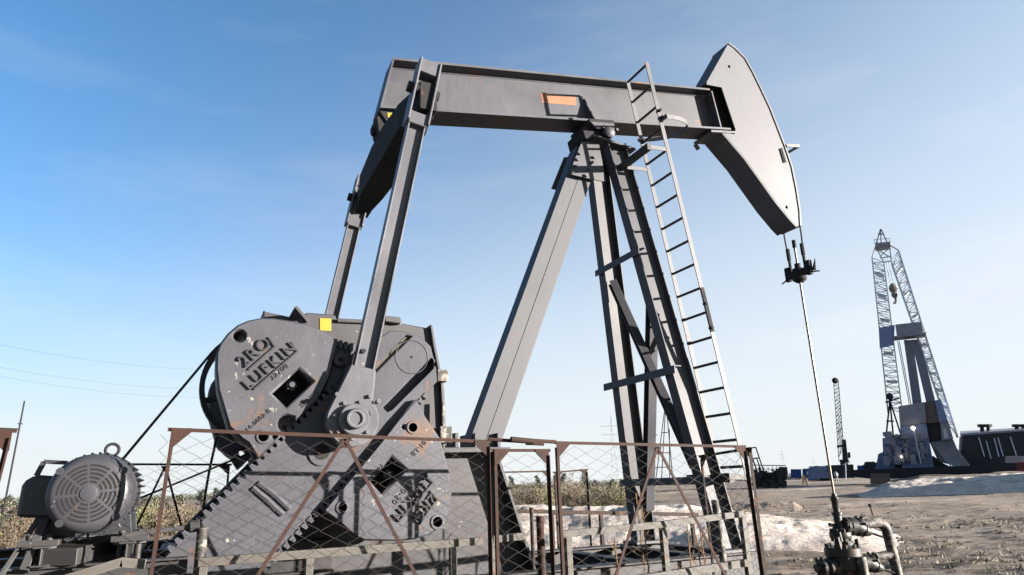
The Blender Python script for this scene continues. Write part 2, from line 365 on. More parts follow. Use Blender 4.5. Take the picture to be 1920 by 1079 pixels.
# gear reducer
gr = obj('gear_reducer', MB().prism(XZ([(470, 800), (480, 620), (556, 600), (575, 586), (628, 590), (632, 600), (712, 604), (724, 597), (750, 600), (752, 606), (795, 614), (812, 618), (818, 650), (834, 730), (838, 838), (560, 838)], 6.35), 6.35, 7.69), M_GEAR, jack, False, .015)
g2 = MB().prism(XZ([(494, 612), (494, 581), (500, 585), (556, 597), (620, 615)], 6.62), 6.62, 7.4)
obj('shaft_housing', g2, M_GEAR, gr, False, .01)
lid = MB().prism(XZ([(551, 577), (557, 573), (580, 600), (575, 605)], 6.30), 6.30, 7.7)
lid.prism(XZ([(806, 609), (811, 609), (818, 650), (832, 720), (837, 835), (832, 835), (826, 720), (812, 650)], 6.30), 6.30, 7.74)
lid.prism(XZ([(722, 592), (752, 595), (753, 607), (722, 603)], 6.28), 6.28, 6.6)
lid.prism(XZ([(632, 597), (722, 601), (722, 608), (632, 604)], 6.31), 6.31, 7.7)
obj('lid_flange', lid, M_GEAR, gr, False, .008)
p = W(826, 705, 6.2); bk = MB().box(p.x-.03, p.x+.08, 6.2, 6.34, p.z-.05, p.z+.06)
p = W(828, 780, 6.2); bk.cyl((p.x+.03, 6.25, p.z-.35), (p.x+.03, 6.25, p.z+.15), .018); bk.box(p.x-.02, p.x+.1, 6.18, 6.34, p.z-.25, p.z-.1)
obj('drain_fitting', bk, M_PIPE, gr, False, .006)
obj('warning_sticker', MB().prism(XZ([(600, 597), (621, 598), (621, 621), (600, 620)], 6.345), 6.343, 6.348), M_YELLOW, gr)

# cranks, counterweights
CY0, CY1 = 5.80, 6.06
SH = Vector((1.725, 0, 2.788)); PIN = Vector((1.170, 0, 2.205))
crank_px = [(300, 1053), (637, 718), (650, 672), (733, 620), (761, 622), (791, 633), (808, 650), (818, 690), (820, 716), (806, 730), (470, 1092), (360, 1110)]
co_ = XZ(crank_px, CY0)
t1 = XZ([(700, 690), (764, 626), (771, 629), (703, 700)], CY0)
g1 = XZ([(720, 769), (728, 771), (816, 684), (817, 670), (811, 670)], CY0)
crank = plate('crank', co_, [], CY0+.12, CY1, M_CRANK, jack, .01)
face = plate('crank_face', co_, [XZ([(718, 765), (727, 773), (735, 768), (812, 691), (814, 676), (808, 673)], CY0), XZ([(701, 692), (763, 628), (772, 631), (704, 701)], CY0)], CY0, CY0+.118, M_CRANK, crank, .008)
obj('groove_bottom', MB().prism(XZ([(699, 690), (764, 625), (774, 631), (704, 704)], CY0), CY0+.035, CY0+.119), M_GROOVE, crank)
obj('shaft_end', MB().tube([(SH.x+.15*cos(k*pi/20), CY0-.001, SH.z+.15*sin(k*pi/20)) for k in range(40)], .0045, 5, True), M_CRANK, crank)
obj('centre_hole', MB().cyl((SH.x, CY0+.002, SH.z), (SH.x, CY0-.003, SH.z), .012), M_HOLE, crank)
def teeth(p0, p1, side, y0, y1):
    a = Vector(XZ([p0], CY0)[0]); b = Vector(XZ([p1], CY0)[0]); d = b-a; L = d.length; d.normalize(); nrm = Vector((-d.y, d.x))*side; mb = MB(); n = int(L/.062)
    for i in range(n):
        o = a+d*(i+.5)*L/n; q = L/n
        mb.prism([tuple(o-d*q*.34-nrm*.01), tuple(o+d*q*.34-nrm*.01), tuple(o+d*q*.18+nrm*.036), tuple(o-d*q*.18+nrm*.036)], y0, y1)
    return mb
tb = teeth((316, 1037), (635, 720), 1, CY0-.012, CY0+.10); tb2 = teeth((470, 1092), (800, 737), -1, CY0-.012, CY0+.10)
obj('rack_teeth', tb, M_CRANK, crank); obj('rack_teeth', tb2, M_CRANK, crank)
cs = MB()                                              # cast scale on the crank arm
a0 = W(474, 915, CY0); a1 = W(500, 940, CY0); a2 = W(530, 965, CY0)
cs.tube([(a0.x, CY0-.004, a0.z), (a1.x, CY0-.004, a1.z+.01), (a2.x, CY0-.004, a2.z)], .022, 6); obj('cast_rib', cs, M_CRANK, crank, True); cs = MB()
a0 = W(484, 906, CY0); a1 = W(511, 928, CY0); a2 = W(543, 955, CY0)
cs.tube([(a0.x, CY0-.004, a0.z), (a1.x, CY0-.004, a1.z+.01), (a2.x, CY0-.004, a2.z)], .022, 6)
obj('cast_rib', cs, M_CRANK, crank, True)
p = XZ([(603, 848)], CY0)[0]
obj('pin_hole_boss', MB().lathe((p[0], CY0+.01, p[1]), (p[0], CY0-.02, p[1]), [(0, .11), (.022, .11), (.026, .105)], 28), M_CRANK, crank, True)
obj('pin_hole', MB().cyl((p[0], CY0, p[1]), (p[0], CY0-.0195, p[1]), .062, 20), M_HOLE, crank)
WY0, WY1 = 5.72, 6.10
w1_px = [(406, 662), (412, 645), (426, 626), (445, 610), (465, 601), (490, 596), (515, 597), (548, 602), (581, 610), (606, 620), (629, 637), (631, 645), (627, 665), (618, 703), (605, 732), (594, 752), (554.6, 791.2), (552, 782), (547, 781), (540, 778), (531, 780), (524, 786), (521, 794), (522, 802), (527, 809), (534.2, 811.6), (519, 827), (485, 861), (465, 831), (453, 823), (430, 801), (409, 731), (405, 690)]
w2_px = [(782, 748), (797, 780), (825, 821), (841, 876), (848, 917), (846, 945), (841, 969), (827, 990), (806, 1003), (776, 1012), (741, 1015), (683, 1014), (666, 1007), (635, 979), (606, 958), (655, 900), (714, 829), (746, 788)]
def weight(px, holes, windows, y0=WY0, y1=WY1):
    hs = [circ(*XZ([h[:2]], y0)[0], h[2]) for h in holes]
    w_ = plate('counterweight', XZ(px, y0), hs+[XZ(q, y0) for q in windows], y0, y1, M_WEIGHT, jack, .014)
    return w_
H1 = [(449, 630, .046), (494, 819, .038), (515, 819, .016)]
H2 = [(774, 802, .038), (642, 952, .036), (820, 979, .042), (757, 801, .016)]
wt1 = weight(w1_px, H1, [[(510, 738), (562, 691), (588, 715), (538, 765)]])
wt2 = weight(w2_px, H2, [[(736, 856), (762, 880), (717, 928), (695, 904)]])
for hs, par in ((H1[1:], wt1), (H2, wt2)):
    for px, py, r in hs:                                # bottoms of the blind holes, raised collars round them
        x, z = XZ([(px, py)], WY0)[0]
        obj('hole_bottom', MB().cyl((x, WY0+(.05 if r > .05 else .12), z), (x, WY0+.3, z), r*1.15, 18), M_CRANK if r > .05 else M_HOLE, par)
        if .03 < r < .05: obj('collar', MB().lathe((x, WY0+.01, z), (x, WY0-.01, z), [(0, r*1.5), (.016, r*1.5), (.02, r*1.38), (.02, r*1.02), (.0, r*1.02)], 24), M_WEIGHT, par, True)
        if r > .05: obj('bolt_hole', MB().cyl((x, WY0+.06, z-.02), (x, WY0+.0485, z-.02), .018), M_HOLE, par)
x, z = XZ([(537, 794)], WY0)[0]; obj('recess_floor', MB().cyl((x, WY0+.13, z), (x, WY0+.3, z), .10, 24), M_WEIGHT, wt1); obj('bolt_hole', MB().cyl((x, WY0+.2, z-.02), (x, WY0+.1285, z-.02), .018), M_HOLE, wt1)
# window backs with a clamp bolt in each
for par, q in ((wt1, [(506, 738), (562, 687), (592, 715), (538, 769)]), (wt2, [(736, 852), (766, 880), (717, 932), (691, 904)])):
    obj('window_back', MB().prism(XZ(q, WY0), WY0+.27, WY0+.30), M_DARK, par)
    z_ = XZ(q, WY0+.27); cx = sum(k[0] for k in z_)/4; cz = sum(k[1] for k in z_)/4
    bm_ = MB().cyl((cx-.03, WY0+.27, cz), (cx-.03, WY0+.10, cz), .022); bm_.cyl((cx-.03, WY0+.2, cz), (cx-.03, WY0+.14, cz), .045, 6)
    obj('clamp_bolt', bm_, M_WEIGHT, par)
# lug that clamps the first weight to the rack, behind the pitman
lp = XZ([(627, 645), (655, 650), (668, 640), (662, 700), (628, 735), (606, 735), (620, 700)], CY0)
lug = obj('clamp_lug', MB().prism(lp, CY0+.02, CY0+.14), M_CRANK, wt1, False, .01)
p = XZ([(637, 676)], CY0)[0]
obj('bolt_collar', MB().lathe((p[0], CY0+.03, p[1]), (p[0], CY0-.05, p[1]), [(0, .06), (.07, .06), (.08, .045)], 20), M_CRANK, wt1, True)
obj('bolt_hole', MB().cyl((p[0], CY0, p[1]), (p[0], CY0-.0515, p[1]), .022), M_HOLE, wt1)
p = XZ([(645, 645)], CY0)[0]; lm_ = MB()
for i in range(4): lm_.box(p[0]-.09+i*.045, p[0]-.06+i*.045, CY0-.02, CY0+.1, p[1]-.03-i*.01, p[1]+.035-i*.01)
obj('lug_teeth', lm_, M_CRANK, wt1)
# cast lettering
def along(p, q, y):
    a = Vector(XZ([p], y)[0]); b = Vector(XZ([q], y)[0]); return a, b, atan2(b.y-a.y, b.x-a.x), (b-a).length
def letter(body, p, q, hgt, parent, sx, sp, th=.022):
    a, b, ang, L = along(p, q, WY0); nrm = Vector((-sin(ang), cos(ang))); c = (a+b)/2+nrm*hgt*.36
    return text('lettering', body, c.x, c.y, ang, hgt, WY0-th/2+.002 if th > .015 else WY0-.003, th, M_LETTER, parent, sx, sp)
def rule(pts, parent, r=.007):
    xs = XZ(pts, WY0); m = MB()
    for u, v in zip(xs, xs[1:]): m.beam((u[0], WY0-.006, u[1]), (v[0], WY0-.006, v[1]), .02, r*1.6, (0, 0, 1) if abs(u[0]-v[0]) > abs(u[1]-v[1]) else (1, 0, 0))
    obj('letter_border', m, M_LETTER, parent)
letter('2RO', (465, 688), (507, 652), .138, wt1, 1.0, 1.12); letter('LUFKIN', (476, 727), (550, 663), .122, wt1, 1.02, 1.25)
rule([(466, 694), (515, 651), (503, 633)], wt1); rule([(476, 731), (557, 660), (546, 642)], wt1)
letter('2RO', (801, 930), (774, 963), .130, wt2, 1.0, 1.12)
letter('LUFKIN', (794, 895), (738, 961), .112, wt2, .98, 1.25)
rule([(812, 905), (748, 978)], wt2); rule([(797, 889), (810, 904)], wt2); rule([(806, 921), (819, 937), (786, 983)], wt2)
for body, p, q, h, par in (('22700', (513, 713), (541, 690), .06, wt1), ('5R2174', (566, 767), (600, 738), .05, wt1), ('14-0802-B', (471, 806), (503, 777), .048, wt1),
                           ('16X512', (712, 872), (688, 899), .055, wt2), ('01-LB', (796, 823), (768, 852), .06, wt2), ('50-20', (757, 912), (738, 935), .07, wt2)):
    letter(body, p, q, h, par, 1.0, 1.15, .008)
# far crank and weights: the same castings mirrored to the other side
def mirror_part(o, parent):
    me = o.data.copy(); me.transform(Matrix.Scale(-1, 4, (0, 1, 0))); me.flip_normals()
    n = bpy.data.objects.new(o.name.split('.')[0], me); C.objects.link(n); n.parent = parent; WL[n.name] = wl(parent)
    return n
for o in (crank, face, wt1, wt2): mirror_part(o, jack)
for o in list(jack.children):
    if o.name == 'crank_face': o.name = 'crank_face'

# pitman arms
YP = 5.62
PT = Vector((1.765, YP, 5.42)); PB = Vector((1.225, YP, 2.50))
dP = (PT-PB).normalized(); nP = Vector((dP.z, 0, -dP.x))
def pitman(y, s):                                     # s = outward direction of the open channel face
    Y = Vector((0, y-YP, 0)); m = MB(); a = PB+Y; t = PT+Y; e = a+dP*(t-a).length*.90
    for k in (-1, 1): m.beam(a+nP*.078*k, e+nP*.078*k, .115, .014, nP)
    m.beam(a, e, .012, .142, nP)
    arm = obj('pitman_arm', m, M_PIT, jack, False, .003)
    k = MB()
    for q in (-1, 1): k.beam(e-dP*.12+nP*.10*q, t+dP*.30+nP*.10*q, .20, .022, nP)
    k.beam(t+dP*.15, t+dP*.30, .16, .178, nP); k.beam(e-dP*.14, e-dP*.01, .14, .178, nP)
    obj('fork', k, M_PIT, arm, False, .006)
    if s > 0: obj('fork_web', MB().beam(e-dP*.05, t+dP*.2, .10, .176, nP), M_PIT, arm)
    k = MB().cyl(t-dP*.02-nP*.16, t-dP*.02+nP*.16, .055, 18)
    obj('wrist_pin', k, M_DARK, arm, True)
    k = MB()
    c2 = [(PIN.x+.215*cos(q), PIN.z+.215*sin(q)) for q in [radians(z) for z in range(150, 405, 12)]]
    top = [(PB.x+dP.x*.14+nP.x*.10, PB.z+dP.z*.14+nP.z*.10), (PB.x+dP.x*.14-nP.x*.115, PB.z+dP.z*.14-nP.z*.115)]
    k.prism(c2+top, y-.06, y+.07)
    kk = obj('pin_housing', k, M_PIT, arm, False, .012)
    k = MB().lathe((PIN.x, y-s*.05, PIN.z), (PIN.x, y+s*.12, PIN.z), [(0, .125), (.16, .125), (.17, .115)], 28)
    obj('bearing_ring', k, M_PIT, kk, True, 0)
    k = MB().lathe((PIN.x, y, PIN.z), (PIN.x, y+s*.17, PIN.z), [(0, .082), (.15, .082), (.17, .07), (.171, .055), (.155, .05)], 24)
    obj('crank_pin', k, M_PIT, kk, True)
    for q in range(7):
        an = radians(20+q*50); x = PIN.x+.15*cos(an); z = PIN.z+.15*sin(an); obj('bolt', MB().cyl((x, y, z), (x, y+s*.085, z), .015, 6), M_PIT, kk)
    for (dx, dz) in ((-.14, .2), (.13, .19), (.2, .15)): obj('bolt', MB().cyl((PIN.x+dx, y, PIN.z+dz), (PIN.x+dx, y+s*.09, PIN.z+dz), .017, 8), M_PIT, kk)
    obj('bolt', MB().cyl(PB+Y+dP*.28-nP*.03, PB+Y+dP*.28-nP*.03+Vector((0, s*.03, 0)), .02, 6), M_DARK, kk)
    return arm
pitman(YP, -1); pitman(2*YC-YP, 1)

# walking beam
SL = math.atan(.154); bu = Vector((cos(SL), 0, sin(SL))); bn = Vector((-sin(SL), 0, cos(SL)))
BO = Vector((4.6, YC, 6.345))                         # underside of the beam above the saddle
BH = .68
def B(s, n=0.0, y=0.0): return BO+bu*s+bn*n+Vector((0, y, 0))
m = MB()
m.beam(B(-2.74, BH-.016), B(2.2, BH-.016), .36, .032, bn)
m.beam(B(-2.99, .016), B(2.42, .016), .36, .032, bn)
m.prism([(v.x, v.z) for v in (B(-2.985, .032), B(2.3, .032), B(2.3, BH-.032), B(-2.75, BH-.032))], YC-.009, YC+.009)
wb = obj('walking_beam', m, M_BEAM, jack, False, .003)
m = MB()
m.beam(B(-2.995, .0), B(-2.745, BH), .356, .02, bu)
obj('end_plate', m, M_BEAM, wb); m = MB()
m.beam(B(2.24, .033), B(2.24, BH-.033), .34, .02, bu)
obj('end_plate', m, M_BEAM, wb)
for y in (-1, 1):
    m = MB(); s = -.03; q = [B(s, .033, y*.012), B(s, .033, y*.175), B(s, BH*.62, y*.03), B(s, BH*.62, y*.012)]
    m.add([v-bu*.01 for v in q]+[v+bu*.01 for v in q], [(0, 1, 2, 3), (7, 6, 5, 4), (0, 4, 5, 1), (1, 5, 6, 2), (2, 6, 7, 3), (3, 7, 4, 0)])
    obj('stiffener', m, M_BEAM, wb)
p = [W(a, b, YC-.0115) for a, b in ((1014, 175), (1079, 182), (1081, 198), (1017, 193))]
m = MB().add(p+[v+Vector((0, .003, 0)) for v in p], [(3, 2, 1, 0), (4, 5, 6, 7), (0, 1, 5, 4), (1, 2, 6, 5), (2, 3, 7, 6), (3, 0, 4, 7)])
obj('decal', m, M_ORANGE, wb)
q0, q1 = W(727, 212, 6.86), W(752, 213, 6.86); m = MB(); m.beam(q0-Vector((0, 0, .03)), q1-Vector((0, 0, .03)), .006, .06, bn)
obj('tag_plate', m, M_YELLOW, wb)
m = MB()
m.beam(B(-2.74, BH-.04, -.012), B(2.24, BH-.04, -.012), .018, .018, bn+Vector((0, 1, 0)))
obj('weld_bead', m, M_LEG, wb)
# saddle bearing on the samson post
m = MB(); m.beam(B(-.19, -.06), B(.22, -.06), .50, .115, bn)
m.prism([(4.36, 6.02), (4.78, 6.08), (4.78, 6.24), (4.70, 6.30), (4.42, 6.26), (4.33, 6.16)], YC-.21, YC+.21)
sb = obj('saddle_bearing', m, M_DARK, jack, False, .01)
m = MB().prism([(4.40, 6.245), (4.79, 6.30), (4.80, 6.22), (4.70, 6.16), (4.60, 6.18), (4.50, 6.16)], YC-.29, YC-.255)
obj('bearing_cap', m, M_LEG, sb, False, .008)
m = MB().lathe((4.70, YC-.24, 6.15), (4.70, YC-.33, 6.15), [(0, .085), (.06, .085), (.085, .055), (.09, .02)], 18)
obj('bearing_end', m, M_LEG, sb, True)
for x in (4.60, 4.82): obj('bolt', MB().cyl((x, YC-.25, 6.20), (x, YC-.31, 6.20), .022, 6), M_LEG, sb)
# tail bearing and equalizer
EQ = Vector((1.80, YC, 5.40))
m = MB(); m.beam(B(-2.72, -.045), B(-2.36, -.045), .34, .085, bn); m.prism([(1.60, 5.80), (1.98, 5.86), (1.95, 5.62), (1.80, 5.54), (1.63, 5.60)], YC-.13, YC+.13)
m.cyl((1.58, YC+.02, 5.67), (2.0, YC+.02, 5.74), .055, 14); m.prism([(1.62, 5.86), (1.98, 5.90), (1.94, 5.76), (1.72, 5.72)], YC-.158, YC-.14)
obj('tail_bearing', m, M_DARK, jack, False, .008)
m = MB(); hw = 1.28
def eqs(y, hz, hx, up): return [EQ+Vector((i*hx, y, up+j*hz)) for i, j in ((-1, -1), (1, -1), (1, 1), (-1, 1))]
st = [(-1.46, .15, .088, -.07), (-1.24, .15, .095, -.05), (-.9, .15, .15, -.02), (-.25, .20, .16, 0), (.25, .20, .16, 0), (.9, .15, .15, -.02), (1.24, .15, .095, -.05), (1.46, .15, .088, -.07)]
for s in st: m.v += [tuple(v) for v in eqs(*s)]
for i in range(7):
    for k in range(4): m.f.append((i*4+k, i*4+(k+1) % 4, i*4+4+(k+1) % 4, i*4+4+k))
m.f += [(3, 2, 1, 0), (28, 29, 30, 31)]
obj('equalizer_beam', m, M_DARK, jack, False, .006)

# horse head
HY0, HY1 = 6.84, 7.20
side = [(1365, 83), (1325, 154), (1325, 159), (1353, 164.4), (1379, 243), (1377, 252), (1354.5, 248), (1397.3, 298.4), (1455.7, 380), (1483, 413), (1494.6, 425), (1499, 424), (1497.6, 395.7), (1491.7, 356.8), (1483, 314), (1470, 275), (1455.7, 238), (1442, 203), (1426, 169), (1411, 138), (1396, 111), (1377, 92)]
sp = XZ(side, HY0); fr = XZ([(1394, 126), (1486, 386)], HY0)
m = MB(); m.prism(sp, HY0, HY0+.02); m.prism(sp, HY1-.02, HY1)
hh = plate('horse_head', sp, [circ(*XZ([(1367, 125)], HY0)[0], .026, 12), circ(*XZ([(1475, 389)], HY0)[0], .026, 12)], HY0, HY0+.02, M_HEAD, jack, .003)
plate('side_plate', sp, [circ(*XZ([(1475, 389)], HY0)[0], .026, 12)], HY1-.02, HY1, M_HEAD, hh, .003)
def strip(name, pts, y0, y1, th, m_, par):
    mb = MB(); n = len(pts)
    for i in range(n):
        a = Vector(pts[max(0, i-1)]); b = Vector(pts[min(n-1, i+1)]); t = (b-a).normalized(); nn = Vector((t.y, -t.x))*th
        for y in (y0, y1):
            mb.v.append((pts[i][0], y, pts[i][1])); mb.v.append((pts[i][0]+nn.x, y, pts[i][1]+nn.y))
    for i in range(n-1):
        o = i*4; q = o+4
        for a, b in ((0, 1), (1, 3), (3, 2), (2, 0)): mb.f.append((o+a, o+b, q+b, q+a))
    mb.f += [(0, 2, 3, 1), (4*n-4, 4*n-3, 4*n-1, 4*n-2)]
    return obj(name, mb, m_, par)
front = [sp[0]]+sp[:10:-1]
strip('front_plate', front, HY0-.015, HY1+.015, -.03, M_HEAD, hh)
strip('back_plate', [sp[0], sp[1]], HY0+.021, HY1-.021, -.015, M_HEAD, hh)
under = sp[6:11]
strip('under_plate', [(under[0][0]-.03, under[0][1]+.03)]+under, HY0+.004, HY1+.03, .018, M_HEAD, hh)
m = MB(); p = W(1366, 250, HY0); m.beam((p.x-.35, YC, p.z-.045), (p.x+.12, YC, p.z+.03), .40, .03, (0, 0, 1)); m.beam((p.x-.36, HY1-.01, p.z-.08), (p.x-.30, HY1-.01, p.z-.16), .04, .05)
obj('head_seat', m, M_HEAD, hh)
m = MB(); a = W(1465, 278, HY0-.02); b = W(1473, 305, HY0-.02); m.beam((a.x, HY0-.02, a.z), (b.x, HY0-.02, b.z), .014, .03, (1, 0, 0)); obj('guide_clamp', m, M_DARK, hh); m = MB()
a = W(1470, 274, HY0); m.beam((a.x+.03, HY0-.02, a.z), (a.x+.32, HY0-.02, a.z+.05), .02, .05, (0, 0, 1))
m.beam((a.x+.31, HY0-.02, a.z+.045), (a.x+.31, HY1, a.z+.045), .05, .02, (0, 0, 1)); m.beam((a.x+.06, HY1, a.z), (a.x+.32, HY1, a.z+.05), .02, .05, (0, 0, 1))
obj('wireline_guide', m, M_GALV, hh)

# samson post
LT = 5.98
nT, nB = Vector((4.80, YC-.22, 6.00)), Vector((5.475, 6.22, .86)); fT, fB = Vector((4.80, YC+.22, 6.00)), Vector((5.475, 7.82, .86))
fx = Vector((.99, 0, .13))
for T_, B_ in ((nT, nB), (fT, fB)):
    lg = obj('front_leg', MB().ibeam(B_, T_, fx, .29, .155, .016, .012), M_LEG, jack, False, .003)
    obj('foot_plate', MB().box(B_.x-.22, B_.x+.22, B_.y-.16, B_.y+.16, .882, .915), M_LEG, lg, False, .004)
rT, rB = Vector((4.40, YC-.06, 5.86)), Vector((2.83, 6.93, 2.06))
m = MB(); dx = Vector((.92, 0, -.38))
m.beam(rB-dx*.085, rT-dx*.065, .22, .170, dx); m.beam(rB+dx*.085+Vector((0, -.006, 0)), rT+dx*.10+Vector((0, -.006, 0)), .22, .170, dx)
rl = obj('rear_leg', m, M_LEG, jack)
m = MB().box(2.35, 3.1, 6.72, 7.3, 2.015, 2.05)
for x in (2.5, 2.72, 2.98): m.box(x-.02, x+.02, 6.75, 7.2, 2.05, 2.2)
obj('rear_bracket', m, M_LEG, rl, False, .005)
m = MB(); m.prism([(4.40, 6.035), (5.07, 5.955), (5.07, 5.925), (4.40, 6.005)], YC-.34, YC+.34)
obj('post_cap', m, M_LEG, jack, False, .004)
gp = XZ([(1090, 266), (1122, 268), (1136, 342), (1109, 337), (1066, 327)], YC-.235)
gs = obj('gusset_plate', MB().prism(gp, YC-.245, YC-.225), M_LEG, jack, False, .003)
obj('gusset_plate', MB().prism(gp, YC+.225, YC+.245), M_LEG, jack, False, .003)
m = MB()
for px, py in ((1086, 289), (1082, 300), (1078, 312), (1072, 324), (1109, 306), (1104, 318), (1098, 330), (1113, 296)):
    p = W(px, py, YC-.245); obj('bolt', MB().cyl(p, p-Vector((0, .03, 0)), .022, 6), M_LEG, gs)
def onleg(T_, B_, z, ox=0): k = (z-B_.z)/(T_.z-B_.z); return B_+(T_-B_)*k+Vector((ox, 0, 0))
for z, wd, hx in ((4.45, .10, -.12), (2.93, .11, -.15), (1.68, .10, -.13)):
    m = MB(); a = onleg(nT, nB, z, hx); b = onleg(fT, fB, z, hx); e = (b-a).normalized()*(.12 if z != 2.93 else .2)
    m.beam(a-e, b+e, .10, .012, (0, 0, 1)); m.beam(a-e, b+e, .012, wd*.8, (0, 0, 1), -.046, -wd*.4)
    obj('cross_brace', m, M_LEG, jack, False, .002)
m = MB(); a = onleg(fT, fB, 4.25, -.06)+Vector((0, -.1, 0)); b = onleg(nT, nB, 1.8, -.06)+Vector((0, .1, 0)); m.ibeam(a, b, (0, .6, .8), .11, .10, .01, .01)
obj('diagonal_brace', m, M_LEG, jack, False, .002)
m = MB(); a = onleg(nT, nB, 4.0, .06)+Vector((0, .1, 0)); b = onleg(fT, fB, 1.3, .06)+Vector((0, -.1, 0)); m.ibeam(a, b, (0, .6, .8), .12, .12, .01, .01)
obj('diagonal_brace', m, M_LEG, jack, False, .002)

# ladder on the front of the post
LA = Vector((4.979, 6.16, 5.249+EYE)); ld = Vector((cos(radians(80.98)), 0, -sin(radians(80.98)))); LW = .442
lr = Vector((0, LW, 0)); ln = Vector((sin(radians(80.98)), 0, cos(radians(80.98))))
lad = obj('ladder', MB().beam(LA-ld*.03, LA+ld*5.55, .012, .055, ln).beam(LA+lr-ld*.0, LA+lr+ld*5.55, .012, .055, ln), M_GALV, jack)
for i in range(18): obj('rung', MB().cyl(LA+ld*.3048*i+Vector((0, .006, 0)), LA+lr+ld*.3048*i-Vector((0, .006, 0)), .017, 8), M_RUNG, lad, True)
def lp_(s, y, n=0): return LA+ld*s+Vector((0, y, 0))+ln*n
for s in (3.25, 3.55):
    for q, y in ((s, 0), (s+.1, LW)): obj('clamp_bolt', MB().cyl(lp_(q, y-.03), lp_(q, y+.03), .02, 6), M_DARK, lad)
obj('splice_plate', MB().beam(lp_(3.05, -.012), lp_(3.6, -.012), .01, .05, ln), M_DARK, lad)
for q, y in ((.88, LW), (.98, LW), (.68, 0), (.78, 0)): obj('clamp_bolt', MB().cyl(lp_(q, y-.05), lp_(q, y+.03), .022, 6), M_DARK, lad)
m = MB(); a = lp_(1.22, 0, -.02); m.beam(a, a+Vector((-.32, 0, -.02)), .012, .05, (0, 0, 1)); obj('standoff', m, M_GALV, lad); m = MB(); a = lp_(1.30, LW, -.02); m.beam(a, a+Vector((-.32, 0, -.02)), .012, .05, (0, 0, 1))
obj('standoff', m, M_GALV, lad)
a = lp_(1.24, 0, -.02)+Vector((-.31, -.05, -.02))
obj('ladder_arm', MB().beam(a, a+Vector((0, .85, 0)), .06, .09, (0, 0, 1)), M_RUNG, lad, False, .003)
a = lp_(5.3, 0, -.02); m = MB()
for y in (0, LW): m.beam(a+Vector((0, y, 0)), a+Vector((-.28, y, .02)), .012, .06, (0, 0, 1))
m.beam(a+Vector((-.3, -.1, 0)), a+Vector((-.3, LW+.2, 0)), .07, .10, (0, 0, 1))
obj('standoff', m, M_RUNG, lad)
m = MB(); hp = [(1244, 226), (1258, 212), (1275, 219), (1293, 232), (1302, 247), (1296, 262), (1281, 273), (1258, 279), (1236, 276), (1218, 270)]
# safety hoop: a half ring standing out in front of the ladder
pts = []
for k in range(15):
    an = pi*k/14; pts.append(lp_(.86-.05, LW/2-(LW/2+.10)*cos(an), .02+.55*sin(an)))
for i in range(14): m.beam(pts[i], pts[i+1], .008, .06, ld)
m.beam(lp_(.8, -.12, .02), lp_(.8, .03, .02), .02, .05, ld)
obj('safety_hoop', m, M_GALV, lad)

# big sheave and belts
SHV = Vector((.585, 7.3, 2.70)); RS = .565
m = MB().lathe((SHV.x, 7.22, SHV.z), (SHV.x, 7.38, SHV.z), [(0, RS-.05), (.0, RS), (.16, RS), (.16, RS-.05), (0, RS-.05)], 56, False)
for k in range(6): a = k*pi/3+.3; m.beam((SHV.x, 7.3, SHV.z), (SHV.x+(RS-.05)*cos(a), 7.3, SHV.z+(RS-.05)*sin(a)), .05, .09, (0, 1, 0))
m.cyl((SHV.x, 7.15, SHV.z), (SHV.x, 7.6, SHV.z), .13, 20)
obj('drive_sheave', m, M_BLACK, jack, True)

# bridle: two wires from the head to the carrier bar
RX = 8.14; CZ = 4.62; m = MB()
tw = XZ([(1497.6, 395)], HY0)[0]
for y in (HY0+.02, HY1-.02):
    arc = [(q[0]+.042, q[1]) for q in sp[12:17]][::-1]
    arc = [(min(q[0], RX), q[1]) for q in arc]
    m.tube([(x, y, z) for x, z in arc]+[(RX, y, 5.2), (RX, YC+(y-YC)*.86, CZ+.12)], .013, 6)
    m.cyl((RX, YC+(y-YC)*.86, CZ+.42), (RX, YC+(y-YC)*.86, CZ+.24), .03, 8)
    m.cyl((RX, YC+(y-YC)*.86, CZ+.26), (RX, YC+(y-YC)*.86, CZ), .022, 8)
obj('bridle', m, M_DARK, jack, True)

# ------------------------------------------------------------------ polished rod, wellhead
rod = thing('polished_rod', (RX, YC, 0), 'long thin steel rod with dark carrier bar hanging from the horse head', 'polished rod')
obj('rod', MB().cyl((RX, YC, 1.2), (RX, YC, CZ+.42), .017, 10), M_ROD, rod, True)
obj('rod_clamp', MB().cyl((RX, YC, CZ+.40), (RX, YC, CZ+.52), .03, 10).cyl((RX, YC, CZ+.05), (RX, YC, CZ+.14), .045, 10), M_DARK, rod, True)
m = MB().box(RX-.055, RX+.055, YC-.21, YC+.21, CZ-.06, CZ+.03); m.cyl((RX, YC, CZ-.12), (RX, YC, CZ+.06), .085, 16)
m.lathe((RX, YC, CZ-.16), (RX, YC, CZ), [(0, .05), (.04, .10), (.16, .11)], 16)
for y in (-1, 1):
    m.box(RX-.03, RX+.03, YC+y*.20-.04, YC+y*.20+.04, CZ-.09, CZ+.13); m.cyl((RX-.02, YC+y*.2, CZ-.05), (RX+.02, YC+y*.36, CZ-.08), .012, 6)
m.cyl((RX+.03, YC-.26, CZ-.03), (RX+.06, YC-.28, CZ+.14), .03, 8, .006)
obj('carrier_bar', m, M_DARK, rod, False, .004)
wx, wy = RX, YC
wh = thing('wellhead', (wx, wy, 0), 'greasy black wellhead with flanges, valves and a flaking pale flow pipe below the rod', 'wellhead')
V = lambda x, y, z: Vector((wx+x, wy+y, z))
ax = Vector((cos(radians(14)), -sin(radians(14)), 0))
